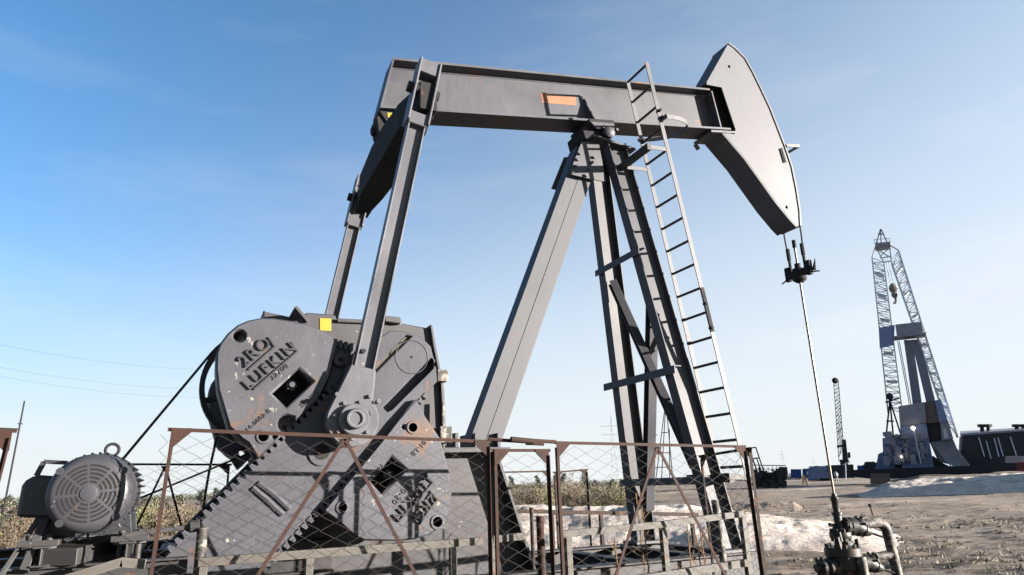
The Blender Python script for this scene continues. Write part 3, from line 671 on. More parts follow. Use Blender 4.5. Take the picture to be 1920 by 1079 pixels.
def flange(mb, z, r, h, nb=8, br=.02):
    mb.lathe(V(0, 0, z-h/2), V(0, 0, z+h/2), [(0, r*.94), (.012, r), (h-.012, r), (h, r*.94)], 24)
    for k in range(nb):
        a = 2*pi*(k+.5)/nb; mb.cyl(V(cos(a)*r*.84, sin(a)*r*.84, z-h/2-.035), V(cos(a)*r*.84, sin(a)*r*.84, z+h/2+.04), br, 6)
m = MB().lathe(V(0, 0, 1.0), V(0, 0, 1.5), [(0, .055), (.12, .055), (.13, .07), (.16, .07), (.17, .048), (.30, .048), (.31, .055), (.36, .055), (.37, .035), (.41, .03)], 18)
for z, l in ((1.33, .10), (1.205, .17), (1.17, .12)): m.cyl(V(-l*.9, 0, z), V(l*(1.0 if z == 1.205 else .5), 0, z), .009, 6)
obj('stuffing_box', m, M_WELL, wh, True)
m = MB(); m.lathe(V(0, 0, .45), V(0, 0, 1.04), [(0, .12), (.10, .12), (.12, .085), (.16, .085), (.17, .10), (.20, .10), (.21, .08), (.37, .08), (.39, .095), (.50, .095), (.56, .06)], 20); flange(m, .865, .14, .085, 8, .02); flange(m, .655, .235, .12, 10, .026)
m.lathe(V(0, 0, 0), V(0, 0, .60), [(0, .17), (.42, .17), (.44, .21), (.60, .21)], 22)
for dx, dy, dz, r in ((-.17, -.1, .74, .045), (-.20, -.12, .80, .035), (-.15, -.12, .86, .03), (.13, -.15, .75, .03)): m.cyl(V(dx, dy, dz-.06), V(dx-.03, dy-.01, dz+.06), r, 7)
for k in range(6): m.cyl(V(.09*cos(k), .09*sin(k), 1.0), V(.135*cos(k), .135*sin(k), 1.0), .022, 6)
obj('casing_head', m, M_WELL, wh, True)
def valve(c, d, name='gate_valve', sc=1.0):
    m = MB(); c = V(*c); P = lambda l: [(t*sc, r*sc) for t, r in l]
    m.lathe(c-d*.02, c+d*.34, P([(0, .095), (.04, .095), (.045, .125), (.08, .125), (.085, .085), (.11, .12), (.19, .12), (.22, .08), (.25, .11), (.29, .11), (.3, .06), (.36, .055)]), 16)
    q = c+d*.15*sc; t = Vector((.75, -.45, -.35)).normalized(); m.lathe(q, q+t*.26, P([(0, .11), (.10, .105), (.16, .07), (.17, .08), (.24, .045), (.26, .018), (.40, .016)]), 12)
    o = d.orthogonal().normalized(); o2 = d.cross(o)
    for k in range(7):
        a = 2*pi*k/7; m.cyl(c+(o*cos(a)+o2*sin(a))*.105*sc, c+d*.12*sc+(o*cos(a)+o2*sin(a))*.105*sc, .02*sc, 6)
        a += .3; m.cyl(c+d*.27*sc+(o*cos(a)+o2*sin(a))*.09*sc, c+d*.27*sc+(o*cos(a)+o2*sin(a))*.145*sc, .02*sc, 5)
    return obj(name, m, M_WELL, wh, True)
valve((.05, -.02, .97), ax); valve((.16, -.04, .50), ax, sc=.95); valve((-.12, .0, .47), -ax)
m = MB().cyl(V(.03, -.26, 0), V(.03, -.24, .60), .065, 14); obj('conductor_pipe', m, M_PIPE, wh, True)
fp = [V(.34, -.085, .99), V(.58, -.135, 1.0)]
c = V(.58, -.135, .86)
fp += [c+ax*.14*sin(radians(k))+Vector((0, 0, .14*cos(radians(k)))) for k in range(15, 91, 15)]
fp += [V(.74, -.175, .6), V(.77, -.185, 0)]
m = MB().tube(fp, .068, 14); m.cyl(V(.46, -.12, .565), V(.75, -.18, .585), .055, 12)
fl = obj('flow_pipe', m, M_PIPE, wh, True)
m = MB().cyl(V(.55, -.12, 1.1), V(.53, -.12, 1.22), .012, 6).ball(V(.53, -.12, 1.23), .025); m.cyl(V(.86, -.2, .75), V(.93, -.21, .76), .015, 6).ball(V(.93, -.21, .76), .022)
obj('needle_valve', m, M_RUSTD, fl)

# ------------------------------------------------------------------ electric motor and drive belt
MY0 = 5.15; MC = W(166, 925, MY0); mr = .232
mr *= 1.03
mo = thing('electric_motor', (MC.x, 5.7, 0), 'big grey electric motor with round slotted fan cover, lifting ring and box', 'motor')
A = Vector((0, 1, 0))
def MP(dx, y, dz): return Vector((MC.x+dx, y, MC.z+dz))
body = obj('housing', MB().lathe(MP(0, 5.42, 0), MP(0, 6.35, 0), [(0, mr*.93), (.03, mr*.99), (.75, mr*.99), (.80, mr*.9), (.9, mr*.6), (.93, mr*.3)], 40), M_MOTOR, mo, True)
m = MB()
for k in range(36):
    a = 2*pi*k/36
    if sin(a) < -.75: continue
    d = Vector((cos(a), 0, sin(a))); m.beam(MP(0, 5.46, 0)+d*mr*.98, MP(0, 6.15, 0)+d*mr*.98, .009, .07, d)
obj('cooling_fins', m, M_MOTOR, body)
cov = obj('fan_cover', MB().lathe(MP(0, MY0+.02, 0), MP(0, 5.45, 0), [(0, mr*.80), (.012, mr*.90), (.04, mr*.99), (.07, mr*1.02), (.27, mr*1.06), (.275, mr*.98)], 48), M_MCOVER, mo, True)
m = MB()
for i in range(5):                                     # slots of the grille: flat dark arcs on the cover, inner shade painted
    r0 = mr*(.27+.105*i); r1 = r0+mr*.052
    for k in range(8):
        a0 = 2*pi*k/8+pi/8*.2+(.10 if i > 1 else .16); a1 = 2*pi*(k+1)/8+pi/8*.2-(.02 if i > 1 else .03)
        N = 6; o = len(m.v)
        for q in range(N+1):
            a = a0+(a1-a0)*q/N
            for r in (r0, r1): m.v.append(tuple(MP(r*cos(a), MY0+.0185, r*sin(a))))
        for q in range(N): m.f.append((o+2*q, o+2*q+2, o+2*q+3, o+2*q+1))
obj('grille_slots', m, M_HOLE, cov)
m = MB().lathe(MP(0, MY0+.02, 0), MP(0, MY0+.012, 0), [(0, mr*.2), (.006, mr*.2), (.008, mr*.17)], 24)
obj('hub_disc', m, M_MCOVER, cov, True)
m = MB()
for a in (38, 142, 232, 318): obj('cover_bolt', MB().lathe(MP(mr*.93*cos(radians(a)), MY0+.05, mr*.93*sin(radians(a))), MP(mr*.93*cos(radians(a)), MY0+.02, mr*.93*sin(radians(a))), [(0, .026), (.03, .022)], 10), M_MOTOR, cov, True)
m = MB().tube([MP(.045+.043*cos(k*pi/9), 5.75, mr+.06+.043*sin(k*pi/9)) for k in range(18)], .011, 8, True).cyl(MP(.045, 5.75, mr-.02), MP(.045, 5.75, mr+.03), .025, 10)
obj('lifting_eye', m, M_DARK, mo, True)
tbx = obj('terminal_box', MB().prism([(MC.x-mr-.16, MC.z-.13), (MC.x-mr-.155, MC.z+.08), (MC.x-mr-.09, MC.z+.125), (MC.x-mr+.06, MC.z+.11), (MC.x-mr+.06, MC.z-.15)], 5.35, 5.75), M_MOTOR, mo, False, .02)
m = MB(); q = [MP(-mr-.10, 5.45, .12), MP(-mr-.07, 5.45, .21), MP(-mr+.06, 5.45, .20), MP(-mr+.08, 5.45, .10)]
for u, v in zip(q, q[1:]): m.beam(u, v, .05, .025, (1, 0, .5))
obj('box_bail', m, M_MOTOR, tbx)
m = MB()
for dx in (-1, 1):
    for y in (5.5, 6.05): m.prism([(MC.x+dx*.10, MC.z-.18), (MC.x+dx*.22, MC.z-.10), (MC.x+dx*.25, MC.z-.27), (MC.x+dx*.08, MC.z-.27)], y-.03, y+.03)
m.box(MC.x-.29, MC.x-.13, 5.40, 6.2, MC.z-.29, MC.z-.262); m.box(MC.x+.13, MC.x+.29, 5.40, 6.2, MC.z-.29, MC.z-.262)
obj('motor_feet', m, M_MOTOR, mo, False, .004)
m = MB(); zb = 1.265
for dx in (-.22, .24): m.ibeam((MC.x+dx, 5.25, zb+.06), (MC.x+dx, 6.9, zb+.06), (0, 0, 1), .12, .10, .012, .01)
for dx, y in ((-.30, 5.35), (-.2, 5.35), (.2, 5.35), (.3, 5.40), (-.26, 6.1), (.26, 6.1)): m.cyl((MC.x+dx, y, zb), (MC.x+dx, y, MC.z-.24), .022, 8); m.cyl((MC.x+dx, y, zb+.10), (MC.x+dx, y, zb+.14), .05, 6)
m.box(MC.x-.36, MC.x-.14, 5.30, 5.42, zb+.12, zb+.155); m.box(MC.x+.14, MC.x+.36, 5.30, 5.42, zb+.12, zb+.155)
m.beam((MC.x-.30, 5.3, zb-.02), (MC.x-.24, 5.42, MC.z-.12), .05, .08, (0, 1, 0)); m.beam((MC.x-.42, 5.3, zb-.05), (MC.x-.28, 5.4, MC.z-.14), .03, .04, (0, 1, 0))
m.beam((MC.x+.2, 5.32, zb+.16), (MC.x+.62, 5.34, zb+.19), .03, .03); m.cyl((MC.x+.6, 5.33, zb+.19), (MC.x+.66, 5.33, zb+.195), .04, 8)
m.ibeam((-2.6, 5.36, zb-.10), (.05, 5.36, zb-.10), (0, 0, 1), .20, .12, .014, .01)
m.beam((MC.x-.14, 5.28, zb+.05), (MC.x+.12, 5.9, zb+.09), .25, .10)
for x in (-2.2, -.9, -.1): m.box(x-.05, x+.05, 5.30, 5.42, 0, zb-.2)
obj('slide_base', m, M_SKID, mo, False, .004)
MS = Vector((MC.x, 7.3, MC.z+.04))
obj('motor_sheave', MB().cyl((MS.x, 7.18, MS.z), (MS.x, 7.42, MS.z), .13, 24).cyl((MS.x, 6.2, MS.z), (MS.x, 7.3, MS.z), .035, 12), M_BLACK, mo, True)
def belt_loop(c1, r1, c2, r2):
    d = Vector((c2.x-c1.x, c2.z-c1.z)); L = d.length; th = atan2(d.y, d.x); be = math.asin((r2-r1)/L); pts = []
    a0 = th+pi/2+be; a1 = th-pi/2-be
    for k in range(33):
        a = a0+(a1-a0)*k/32; pts.append((c2.x+r2*cos(a), c2.z+r2*sin(a)))
    for k in range(13):
        a = a1-(2*pi-(a0-a1))*k/12; pts.append((c1.x+r1*cos(a), c1.z+r1*sin(a)))
    return pts
lo = belt_loop(MS, .135, SHV, RS+.006); m = MB(); n = len(lo)
for i in range(n):
    p = Vector(lo[i]); a = Vector(lo[i-1]); b = Vector(lo[(i+1) % n]); t = (b-a).normalized(); nn = Vector((-t.y, t.x))
    for y, k in ((7.26, 0), (7.26, .018), (7.34, .018), (7.34, 0)): m.v.append((p.x+nn.x*k, y, p.y+nn.y*k))
for i in range(n):
    j = (i+1) % n
    for k in range(4): m.f.append((i*4+k, i*4+(k+1) % 4, j*4+(k+1) % 4, j*4+k))
solo('drive_belt', m, M_BLACK, 'black drive belt running from the motor up round the big sheave', 'belt', (MS.x, 7.3, 1.6))

# ------------------------------------------------------------------ chain link fence panels
def chain(p0, p1, zb, zt0, zt1, d=.098, r=.0012):
    """diamond wire mesh of a panel standing on p0-p1; each zigzag wire runs up the panel"""
    p0 = Vector(p0); p1 = Vector(p1); t = (p1-p0); L = t.length; t.normalize(); nn = Vector((t.y, -t.x, 0)); mb = MB(); n = int(L/d)
    for i in range(n+1):
        s0 = i*L/max(1, n); pts = []; z = zb; k = 0; sag = .012*sin(i*1.7)
        top = zt0+(zt1-zt0)*s0/L-.03
        while z < top:
            s = s0+(d/2 if (k+i) % 2 else -d/2)*.98; s = max(0, min(L, s)); o = nn*((.004 if (k+i) % 2 else -.004)+.01*sin(s*2.1+z*3)); q = p0+t*s+o
            pts.append(Vector((q.x+sag*.3, q.y, z+.008*sin(s0*5+i)))); z += d*.5; k += 1
        for a, b in zip(pts, pts[1:]):
            dd = (b-a).normalized(); u = dd.cross(nn).normalized()*r; v = nn*r
            mb.add([a+u+v, a-u+v, a-v*1.4, b+u+v, b-u+v, b-v*1.4], [(0, 1, 4, 3), (1, 2, 5, 4), (2, 0, 3, 5)])
    return mb
def panel(p0, p1, zt0, zt1, label, lean0=0.0, lean1=0.0, brace=True, mat=None, zb=0.08, mesh=True, gus=True, mw=None):
    mat = mat or M_RUST; p0 = Vector((p0[0], p0[1], 0)); p1 = Vector((p1[0], p1[1], 0)); t = (p1-p0).normalized(); nn = Vector((t.y, -t.x, 0))
    root = thing('fence_panel', p0, label, 'fence', 'chain link fence panels round the pump')
    T0 = p0+Vector((0, 0, zt0))+t*lean0; T1 = p1+Vector((0, 0, zt1))+t*lean1; B0 = p0+Vector((0, 0, .02)); B1 = p1+Vector((0, 0, .02)); up = Vector((0, 0, 1))
    obj('top_rail', MB().angle(T0-t*.02, T1+t*.02, -up, .024, .024, .005), mat, root)
    obj('bottom_rail', MB().angle(B0+up*.1+t*.04, B1+up*.1-t*.04, up, .024, .024, .005), mat, root)
    obj('post', MB().angle(B0, T0-up*.05, t, .024, .024, .005), mat, root); obj('post', MB().angle(B1, T1-up*.05, -t, .024, .024, .005), mat, root)
    if brace:
        c = (T0+T1)/2
        for e in (B0+t*.05, B1-t*.05): obj('brace', MB().beam(c-up*.03+nn*.012+(e-c).normalized()*.0, e+up*.1+nn*.012, .009, .024, t), mat, root)
        pl = [c+nn*.01+t*.05-up*.03, c+nn*.01-t*.05-up*.03, c+nn*.01-up*.10]
        obj('gusset', MB().add(pl+[q-nn*.006 for q in pl], [(0, 1, 2), (5, 4, 3), (0, 3, 4, 1), (1, 4, 5, 2), (2, 5, 3, 0)]), mat, root)
    if gus:
        for e, k in ((T0, 1), (T1, -1)):
            pl = [e+nn*.01-up*.004, e+nn*.01+t*k*.12-up*.004, e+nn*.01+t*k*.12-up*.03, e+nn*.01-up*.12+t*k*.025, e+nn*.01-up*.12]
            n = 5; obj('gusset', MB().add(pl+[q-nn*.006 for q in pl], [tuple(range(n)), tuple(range(2*n-1, n-1, -1))]+[(i, i+n, (i+1) % n+n, (i+1) % n) for i in range(n)]), mat, root)
    if mesh: obj('chain_link', chain(p0+t*.03, p1-t*.03, zb, zt0, zt1), mw or M_WIRE, root)
    return root
YF = 4.97
panel((-.215, YF), (2.105, YF), 2.085, 2.0, 'rusty fence panel with V brace in front of the counterweights', lean0=.09)
panel((2.16, YF+.03), (2.64, YF+.03), 1.935, 1.93, 'narrow rusty gate panel between the two braced panels', brace=False)
panel((2.70, YF), (4.735, YF), 1.99, 1.945, 'rusty fence panel with V brace in front of the post legs', lean1=-.04)
panel((4.80, YF+.03), (4.98, 5.95), 1.93, 1.9, 'short fence panel turning the corner beside the ladder foot', brace=False, mat=M_RUSTD)
panel((-3.0, 4.55), (-1.03, 4.55), 2.15, 2.04, 'leaning rusty fence panel cut off at the left edge', lean1=.14, brace=False)
panel((-.95, 9.1), (.45, 9.1), 2.05, 2.02, 'dark back fence panel with V brace seen between motor and crank', mat=M_RUSTD)
pf = W(1030, 885, 9.4); panel((3.2, 9.4), (pf.x, 9.4), 1.86, 1.86, 'dark back fence panel seen through the narrow gate', brace=False, mat=M_RUSTD)
pf = W(1100, 873, 9.4); panel((pf.x-.55, 9.45), (pf.x, 9.4), 1.84, 1.87, 'small dark back fence panel left of the far post leg', brace=False, mat=M_RUSTD)
# gate latch pipe
a = W(958, 824, YF-.05); b = W(1000, 828, YF-.05)
r0 = W(1042, 829, YF); r1 = W(915, 824, YF)
solo('gate_latch', MB().cyl(r0, a, .015, 8).cyl(r1, b+Vector((.08, .02, -.01)), .014, 8).cyl(a, b, .022, 10).cyl(a+Vector((.14, .02, -.03)), b+Vector((.1, .02, -.02)), .014, 8), M_RUST, 'rusty pipe sleeve latch on top of the gate', 'latch', a)
# guard rails of flat angle around the crank pit
def rail(pts, posts, label, mat, y, zb=0.0, lower=None):
    P = [Vector((p[0], y, p[1])) for p in pts]; root = thing('guard_rail', (P[0].x, y, 0), label, 'guard rail', 'guard rails round the crank pit')
    m = MB()
    for a, b in zip(P, P[1:]): m.angle(a, b, Vector((0, 0, -1)), .054, .045, .007)
    obj('rail', m, mat, root, False, .002)
    if lower:
        m = MB().angle(P[0]-Vector((0, 0, lower)), P[-1]-Vector((0, 0, lower)), Vector((0, 0, -1)), .06, .05, .008); obj('rail', m, mat, root)
    for x in posts:
        z = P[0].z+(P[-1].z-P[0].z)*(x-P[0].x)/(P[-1].x-P[0].x)
        obj('post', MB().angle((x, y+.012, zb), (x, y+.012, z-.056), Vector((1, 0, 0)), .05, .045, .007), mat, root, False, .002)
    return root
yg = YF+.16
rail(XZ([(372, 1047), (640, 1027), (905, 1008)], yg), [XZ([(575, 1045)], yg)[0][0], XZ([(846, 1030)], yg)[0][0], .12], 'grey angle iron guard rail below the counterweights', M_RAIL, yg)
rail(XZ([(925, 1005), (985, 999)], yg+.1), [XZ([(930, 1030)], yg)[0][0]], 'short guard rail stub inside the gate', M_RAIL, yg+.1)
rail(XZ([(1052, 996), (1240, 978), (1394, 958)], yg), [XZ([(1064, 1030)], yg)[0][0], XZ([(1246, 1030)], yg)[0][0], XZ([(1396, 1000)], yg)[0][0]], 'sunlit cream guard rail in front of the post legs', M_RAIL, yg, lower=.42)
rail(XZ([(-20, 1120), (228, 1046), (275, 1050)], yg-.1), [XZ([(232, 1060)], yg)[0][0]], 'sloping guard rail end below the motor', M_RAIL, yg-.1)
rail(XZ([(968, 955), (1310, 962)], 8.9), [XZ([(px, 1000)], 8.9)[0][0] for px in (1035, 1128, 1300)], 'dark brown guard rail on the far side of the skid', M_RUSTD, 8.9)
# standing pipes
for px, py, yy, mt, lab in ((380, 990, 5.3, M_PIPE, 'pale grey stub pipe standing in front of the lower crank'), (1012, 968, 5.6, M_RUST, 'rusty stub pipe standing behind the narrow gate'), (1340, 938, 5.45, M_PIPE, 'leaning pale stub pipe in front of the near post leg'), (996, 952, 6.8, M_RUSTD, 'thin dark stub pipe further behind the gate')):
    p = W(px, py, yy); solo('stub_pipe', MB().cyl((p.x+(.06 if px == 1340 else 0), yy, 0), p, .035 if px != 996 else .02, 12), mt, lab, 'pipe', (p.x, yy, 0), 'stub pipes around the pump', smooth=True)
# loose cable from the sheave down
cb = [W(a, b, 7.0) for a, b in ((408, 800), (402, 840), (393, 880), (386, 920), (380, 965))]
solo('cable', MB().tube(cb, .012, 6), M_BLACK, 'dark drooping cable hanging left of the counterweights', 'cable', cb[-1], smooth=True)

# ------------------------------------------------------------------ vegetation behind
def leafmat(name, c0, c1):
    m, n, b = nmat(name); tc = n.nodes.new('ShaderNodeObjectInfo'); g = n.nodes.new('ShaderNodeNewGeometry')
    a = n.nodes.new('ShaderNodeMath'); a.operation = 'ADD'; n.links.new(tc.outputs['Random'], a.inputs[0]); n.links.new(g.outputs['Random Per Island'], a.inputs[1])
    h = n.nodes.new('ShaderNodeMath'); h.operation = 'MULTIPLY'; h.inputs[1].default_value = .5; n.links.new(a.outputs[0], h.inputs[0])
    n.links.new(ramp(n, h.outputs[0], .1, .9, c0+(1,), c1+(1,)), b.inputs['Base Color']); b.inputs['Roughness'].default_value = .7; return m
ML_Y = leafmat('yellow_green_leaves', (.035, .042, .012), (.10, .092, .032)); ML_B = leafmat('dry_brown_leaves', (.040, .028, .017), (.095, .068, .042))
ML_D = leafmat('dark_pine_needles', (0.01155, 0.01838, 0.00945), (0.0315, 0.03938, 0.01838)); M_TWIG = plain('pale_bare_twigs', (.075, .058, .044), .9, .25)
M_BARK = plain('brown_bark', (0.05011, 0.0355, 0.02506), .9)
def leaves(mb, cs, r, n, s, rnd, flat=1.0):
    for _ in range(n):
        c = rnd.choice(cs); v = Vector((rnd.gauss(0, 1), rnd.gauss(0, 1), rnd.gauss(0, 1)*flat))*r*.55; p = Vector(c)+v
        a = Vector((rnd.gauss(0, 1), rnd.gauss(0, 1), rnd.gauss(0, 1))).normalized(); b = a.orthogonal().normalized(); k = s*rnd.uniform(.6, 1.4)
        mb.add([p-a*k, p+b*k*.45, p+a*k, p-b*k*.45], [(0, 1, 2, 3)])
def make_plant(name, kind, seed):
    rnd = random.Random(seed); root = bpy.data.objects.new(name, None); C.objects.link(root); WL[root.name] = Vector((0, 0, 0))
    t = MB(); cr = MB()
    if kind == 'pine':
        H = rnd.uniform(2.6, 3.2); t.tube([(0, 0, -.1), (.05*rnd.uniform(-1, 1), 0, H*.5), (0, .03, H)], .035, 5)
        for i in range(26):
            z = H*(.25+.75*i/26); L = (.62*(1-i/27)+.12)*rnd.uniform(.6, 1.2); a = rnd.uniform(0, 6.28); d = Vector((cos(a), sin(a), .25))
            t.tube([(0, 0, z), tuple(Vector((0, 0, z))+d*L)], .009, 4); leaves(cr, [Vector((0, 0, z))+d*L*k for k in (.45, .7, .95, 1.05)], .16, 42, .075, rnd)
    elif kind == 'twig':
        for i in range(9):
            a = rnd.uniform(0, 6.28); H = rnd.uniform(1.0, 2.2); d = Vector((cos(a)*.16, sin(a)*.16, 1)); b = Vector((rnd.uniform(-.3, .3), rnd.uniform(-.3, .3), -.1))
            t.tube([b, b+d*H*.5, b+d*H+Vector((rnd.uniform(-.1, .1), 0, 0))], .011, 4)
            for k in range(7):
                q = b+d*H*rnd.uniform(.3, .95); e = Vector((rnd.uniform(-1, 1), rnd.uniform(-1, 1), rnd.uniform(.5, 1.3)))*.28; t.tube([q, q+e], .006, 3); leaves(cr, [q+e], .15, 7, .05, rnd)
    else:
        cs = []
        for i in range(10):
            a = rnd.uniform(0, 6.28); H = rnd.uniform(.7, 1.7); b = Vector((rnd.uniform(-.4, .4), rnd.uniform(-.4, .4), -.1)); e = b+Vector((cos(a)*.35, sin(a)*.35, H)); t.tube([b, (b+e)/2+Vector((.04, 0, 0)), e], .014, 4)
            cs += [e, b.lerp(e, .8), b.lerp(e, .6), b.lerp(e, .42)]
        leaves(cr, cs, .30, 1100, .05, rnd)
    return root, t, cr
PROTO = {}
def plant(kind, loc, s, name, label, cat, group, var):
    key = (kind, var)
    if key not in PROTO:
        root, t, cr = make_plant(name, 'pine' if kind == 'pine' else 'twig' if kind == 'twig' else 'bush', 100+len(PROTO))
        obj('stems' if kind != 'pine' else 'trunk', t, M_BARK if kind == 'pine' else M_TWIG, root); obj('crown' if kind == 'pine' else 'foliage', cr, {'pine': ML_D, 'twig': ML_B, 'bush': ML_Y, 'brown': ML_B}[kind], root)
        PROTO[key] = root; o = root
    else: o = copy_tree(PROTO[key])
    o.location = loc; o.scale = (s*R.uniform(.9, 1.25), s*R.uniform(.9, 1.25), s*R.uniform(.85, 1.15)); o.rotation_euler = (0, 0, R.uniform(0, 6.28)); tag(o, label, cat, group)
def strip_of(px0, px1, d0, d1, n, mixk, s0, s1, where):
    for i in range(n):
        px = px0+(px1-px0)*(i+R.random())/n; d = R.uniform(d0, d1); p = G(px, d); k = R.choice(mixk); p.z = ground_h(p.x, p.y)-.03
        nm, lb, ct = {'pine': ('pine_tree', 'small dark ragged pine standing above the brush '+where, 'tree'), 'twig': ('bare_shrub', 'pale bare-stemmed winter shrub with a few brown leaves '+where, 'shrub'),
                      'bush': ('leafy_shrub', 'yellow-green leafy shrub in the thicket '+where, 'shrub'), 'brown': ('brown_shrub', 'brown dry-leaved shrub in the thicket '+where, 'shrub')}[k]
        plant(k, p, R.uniform(s0, s1), nm, lb, ct, {'pine': 'small pines ', 'twig': 'bare shrubs ', 'bush': 'leafy shrubs ', 'brown': 'dry shrubs '}[k]+where, R.randrange(3))
strip_of(-110, 110, 24, 34, 26, ['twig', 'twig', 'brown', 'bush', 'twig'], .35, .9, 'behind the motor')
strip_of(-100, 120, 34, 42, 8, ['pine'], .5, .75, 'behind the motor')
strip_of(225, 470, 34, 48, 46, ['bush', 'brown', 'twig', 'bush', 'twig'], .35, .95, 'left of the crank')
strip_of(225, 480, 50, 62, 9, ['pine'], .55, .85, 'left of the crank')
strip_of(915, 1210, 42, 60, 64, ['bush', 'bush', 'brown', 'twig'], .45, 1.25, 'behind the sand bank')
strip_of(920, 1200, 62, 75, 9, ['pine'], .7, 1.05, 'behind the sand bank')
def forest(name, px0, px1, dist, ht, label, m_, seed, dens=1.0, lf=.5):
    rnd = random.Random(seed); mb = MB(); n = int((px1-px0)/3.0*dens)
    for i in range(n):
        px = px0+(px1-px0)*rnd.random(); d = dist*rnd.uniform(.93, 1.12); p = G(px, d); z0 = ground_h(p.x, p.y); H = ht*rnd.uniform(.45, 1.0)*(.75+.5*mn.noise((px*.02, seed, 0)))
        for k in range(22):
            q = Vector((p.x+rnd.gauss(0, ht*.22), p.y+rnd.gauss(0, ht*.22), z0+H*rnd.random()**.8)); a = Vector((rnd.gauss(0, 1), rnd.gauss(0, 1), rnd.gauss(0, 1.2))).normalized(); b = a.orthogonal().normalized(); s = lf*rnd.uniform(.5, 1.2)*ht*.16
            mb.add([q-a*s, q+b*s*.6, q+a*s, q-b*s*.6], [(0, 1, 2, 3)])
        mb.beam((p.x, p.y, z0), (p.x, p.y, z0+H*.9), ht*.015, ht*.015)
    tag(obj(name, mb, m_), label, 'woods', None, 'stuff')
ML_F = leafmat('distant_woods', (0.01838, 0.021, 0.01313), (0.03938, 0.03938, 0.02363))
forest('distant_woods', -200, 2050, 420, 5.0, 'low dark line of far-off woods along the horizon', ML_F, 5, 3.0, .6)
forest('brush_thicket', -200, 130, 46, .95, 'mass of brown and green brush behind the motor', ML_B, 8, 1.5, .28)
forest('brush_thicket', 215, 500, 62, 1.2, 'mass of brown and green brush left of the crank', ML_Y, 9, 1.6, .28)
forest('brush_thicket', 900, 1230, 80, 1.7, 'mass of yellowish brush beyond the sand bank', ML_Y, 10, 1.6, .28)
def tufts():
    rr = random.Random(31); mb = MB()
    for _ in range(1500):
        d = 9.5+24*rr.random(); az = radians(rr.uniform(47, 63) if rr.random() < .8 else rr.uniform(38, 60)); x, y = d*sin(az), d*cos(az)
        if mn.noise((x*.25, y*.25, 4)) < .02: continue
        z = ground_h(x, y); hh_ = rr.uniform(.03, .10)
        for k in range(7):
            a = rr.uniform(0, 6.28); r_ = rr.uniform(.01, .10); b = Vector((x+cos(a)*r_, y+sin(a)*r_, z-.01)); t_ = b+Vector((rr.uniform(-.06, .06), rr.uniform(-.06, .06), hh_*rr.uniform(.5, 1.2))); w_ = Vector((cos(a+1.5), sin(a+1.5), 0))*.012
            mb.add([b-w_, b+w_, t_], [(0, 1, 2)])
    return mb
tag(obj('dry_grass', tufts(), leafmat('dry_grass_blades', (.055, .045, .022), (.13, .11, .06))), 'short dry grass tufts on the rough dirt', None, None, 'stuff')
# dead weed stalks in front of the post legs
M_WEED = plain('dry_orange_weed', (.075, .042, .02), .9)
for i, (px, y, tp) in enumerate(((1192, 5.3, 925), (1203, 5.25, 950), (1305, 5.35, 1005), (1288, 5.2, 985), (1312, 5.2, 990), (1152, 5.1, 1010))):
    t_ = W(px, tp, y); b0 = Vector((t_.x+R.uniform(-.06, .06), y, 0)); m = MB().tube([b0, b0.lerp(t_, .5)+Vector((.02, 0, 0)), t_], .006, 4)
    for k in range(4):
        q = b0.lerp(t_, .62+.1*k); m.tube([q, q+Vector((R.choice((-1, 1))*R.uniform(.05, .11), R.uniform(-.04, .04), R.uniform(.08, .16)))], .004, 4)
    solo('weed_stalk', m, M_WEED, 'dry orange-brown weed stalk in front of the guard rail', 'weed', b0, 'dry weed stalks')

# ------------------------------------------------------------------ poles and wires
def pole(name, top, bot_px, dist, r, label, arms=()):
    p = G(bot_px, dist); d = ray(*top); k = dist/sqrt(d.x*d.x+d.y*d.y); t_ = CAM+d*k; g = ground_h(p.x, p.y)
    m = MB().cyl((p.x, p.y, g-.2), (t_.x, t_.y, t_.z), r, 8, r*.7)
    e = Vector((p.y, -p.x, 0)).normalized()
    for f, L in arms:
        c = Vector((p.x, p.y, g)).lerp(t_, f); m.beam(c-e*L, c+e*L, r*1.2, r*1.2)
    return solo(name, m, M_DARK, label, 'pole', (p.x, p.y, g))
pole('thin_pole', (46, 752), 14, 26, .032, 'thin brown pole rising behind the motor at far left', ((.85, .06), (.04, .1)))
M_TWR = plain('faded_steel', (0.09187, 0.09605, 0.1044), .6)
def pylon(px, top, dist, label):
    p = G(px, dist); d = ray(px-3, top); k = dist/sqrt(d.x*d.x+d.y*d.y); H = (CAM+d*k).z; e = Vector((p.y, -p.x, 0)).normalized(); f = Vector((p.x, p.y, 0)).normalized(); m = MB(); wd = H*.05
    for i in (-1, 1):
        for j in (-1, 1): m.beam(p+e*wd*i+f*wd*j, p+Vector((0, 0, H)), H*.004, H*.004)
    for q in range(1, 8):
        a = q/8; b = wd*(1-a); m.beam(p+e*-b+Vector((0, 0, H*a)), p+e*b*.9+Vector((0, 0, H*(a+.1))), H*.003, H*.003)
    for a in (.72, .84): m.beam(p-e*H*.16+Vector((0, 0, H*a)), p+e*H*.16+Vector((0, 0, H*a)), H*.004, H*.004)
    solo('pylon', m, M_TWR, label, 'pylon', p, 'far power pylons')
pylon(1473, 843, 520, 'taller faint lattice pylon above the tree line right of the ladder'); pylon(1531, 858, 520, 'shorter faint pylon just left of the thin rod')
pylon(1154, 778, 330, 'faint lattice pylon just left of the far post leg')
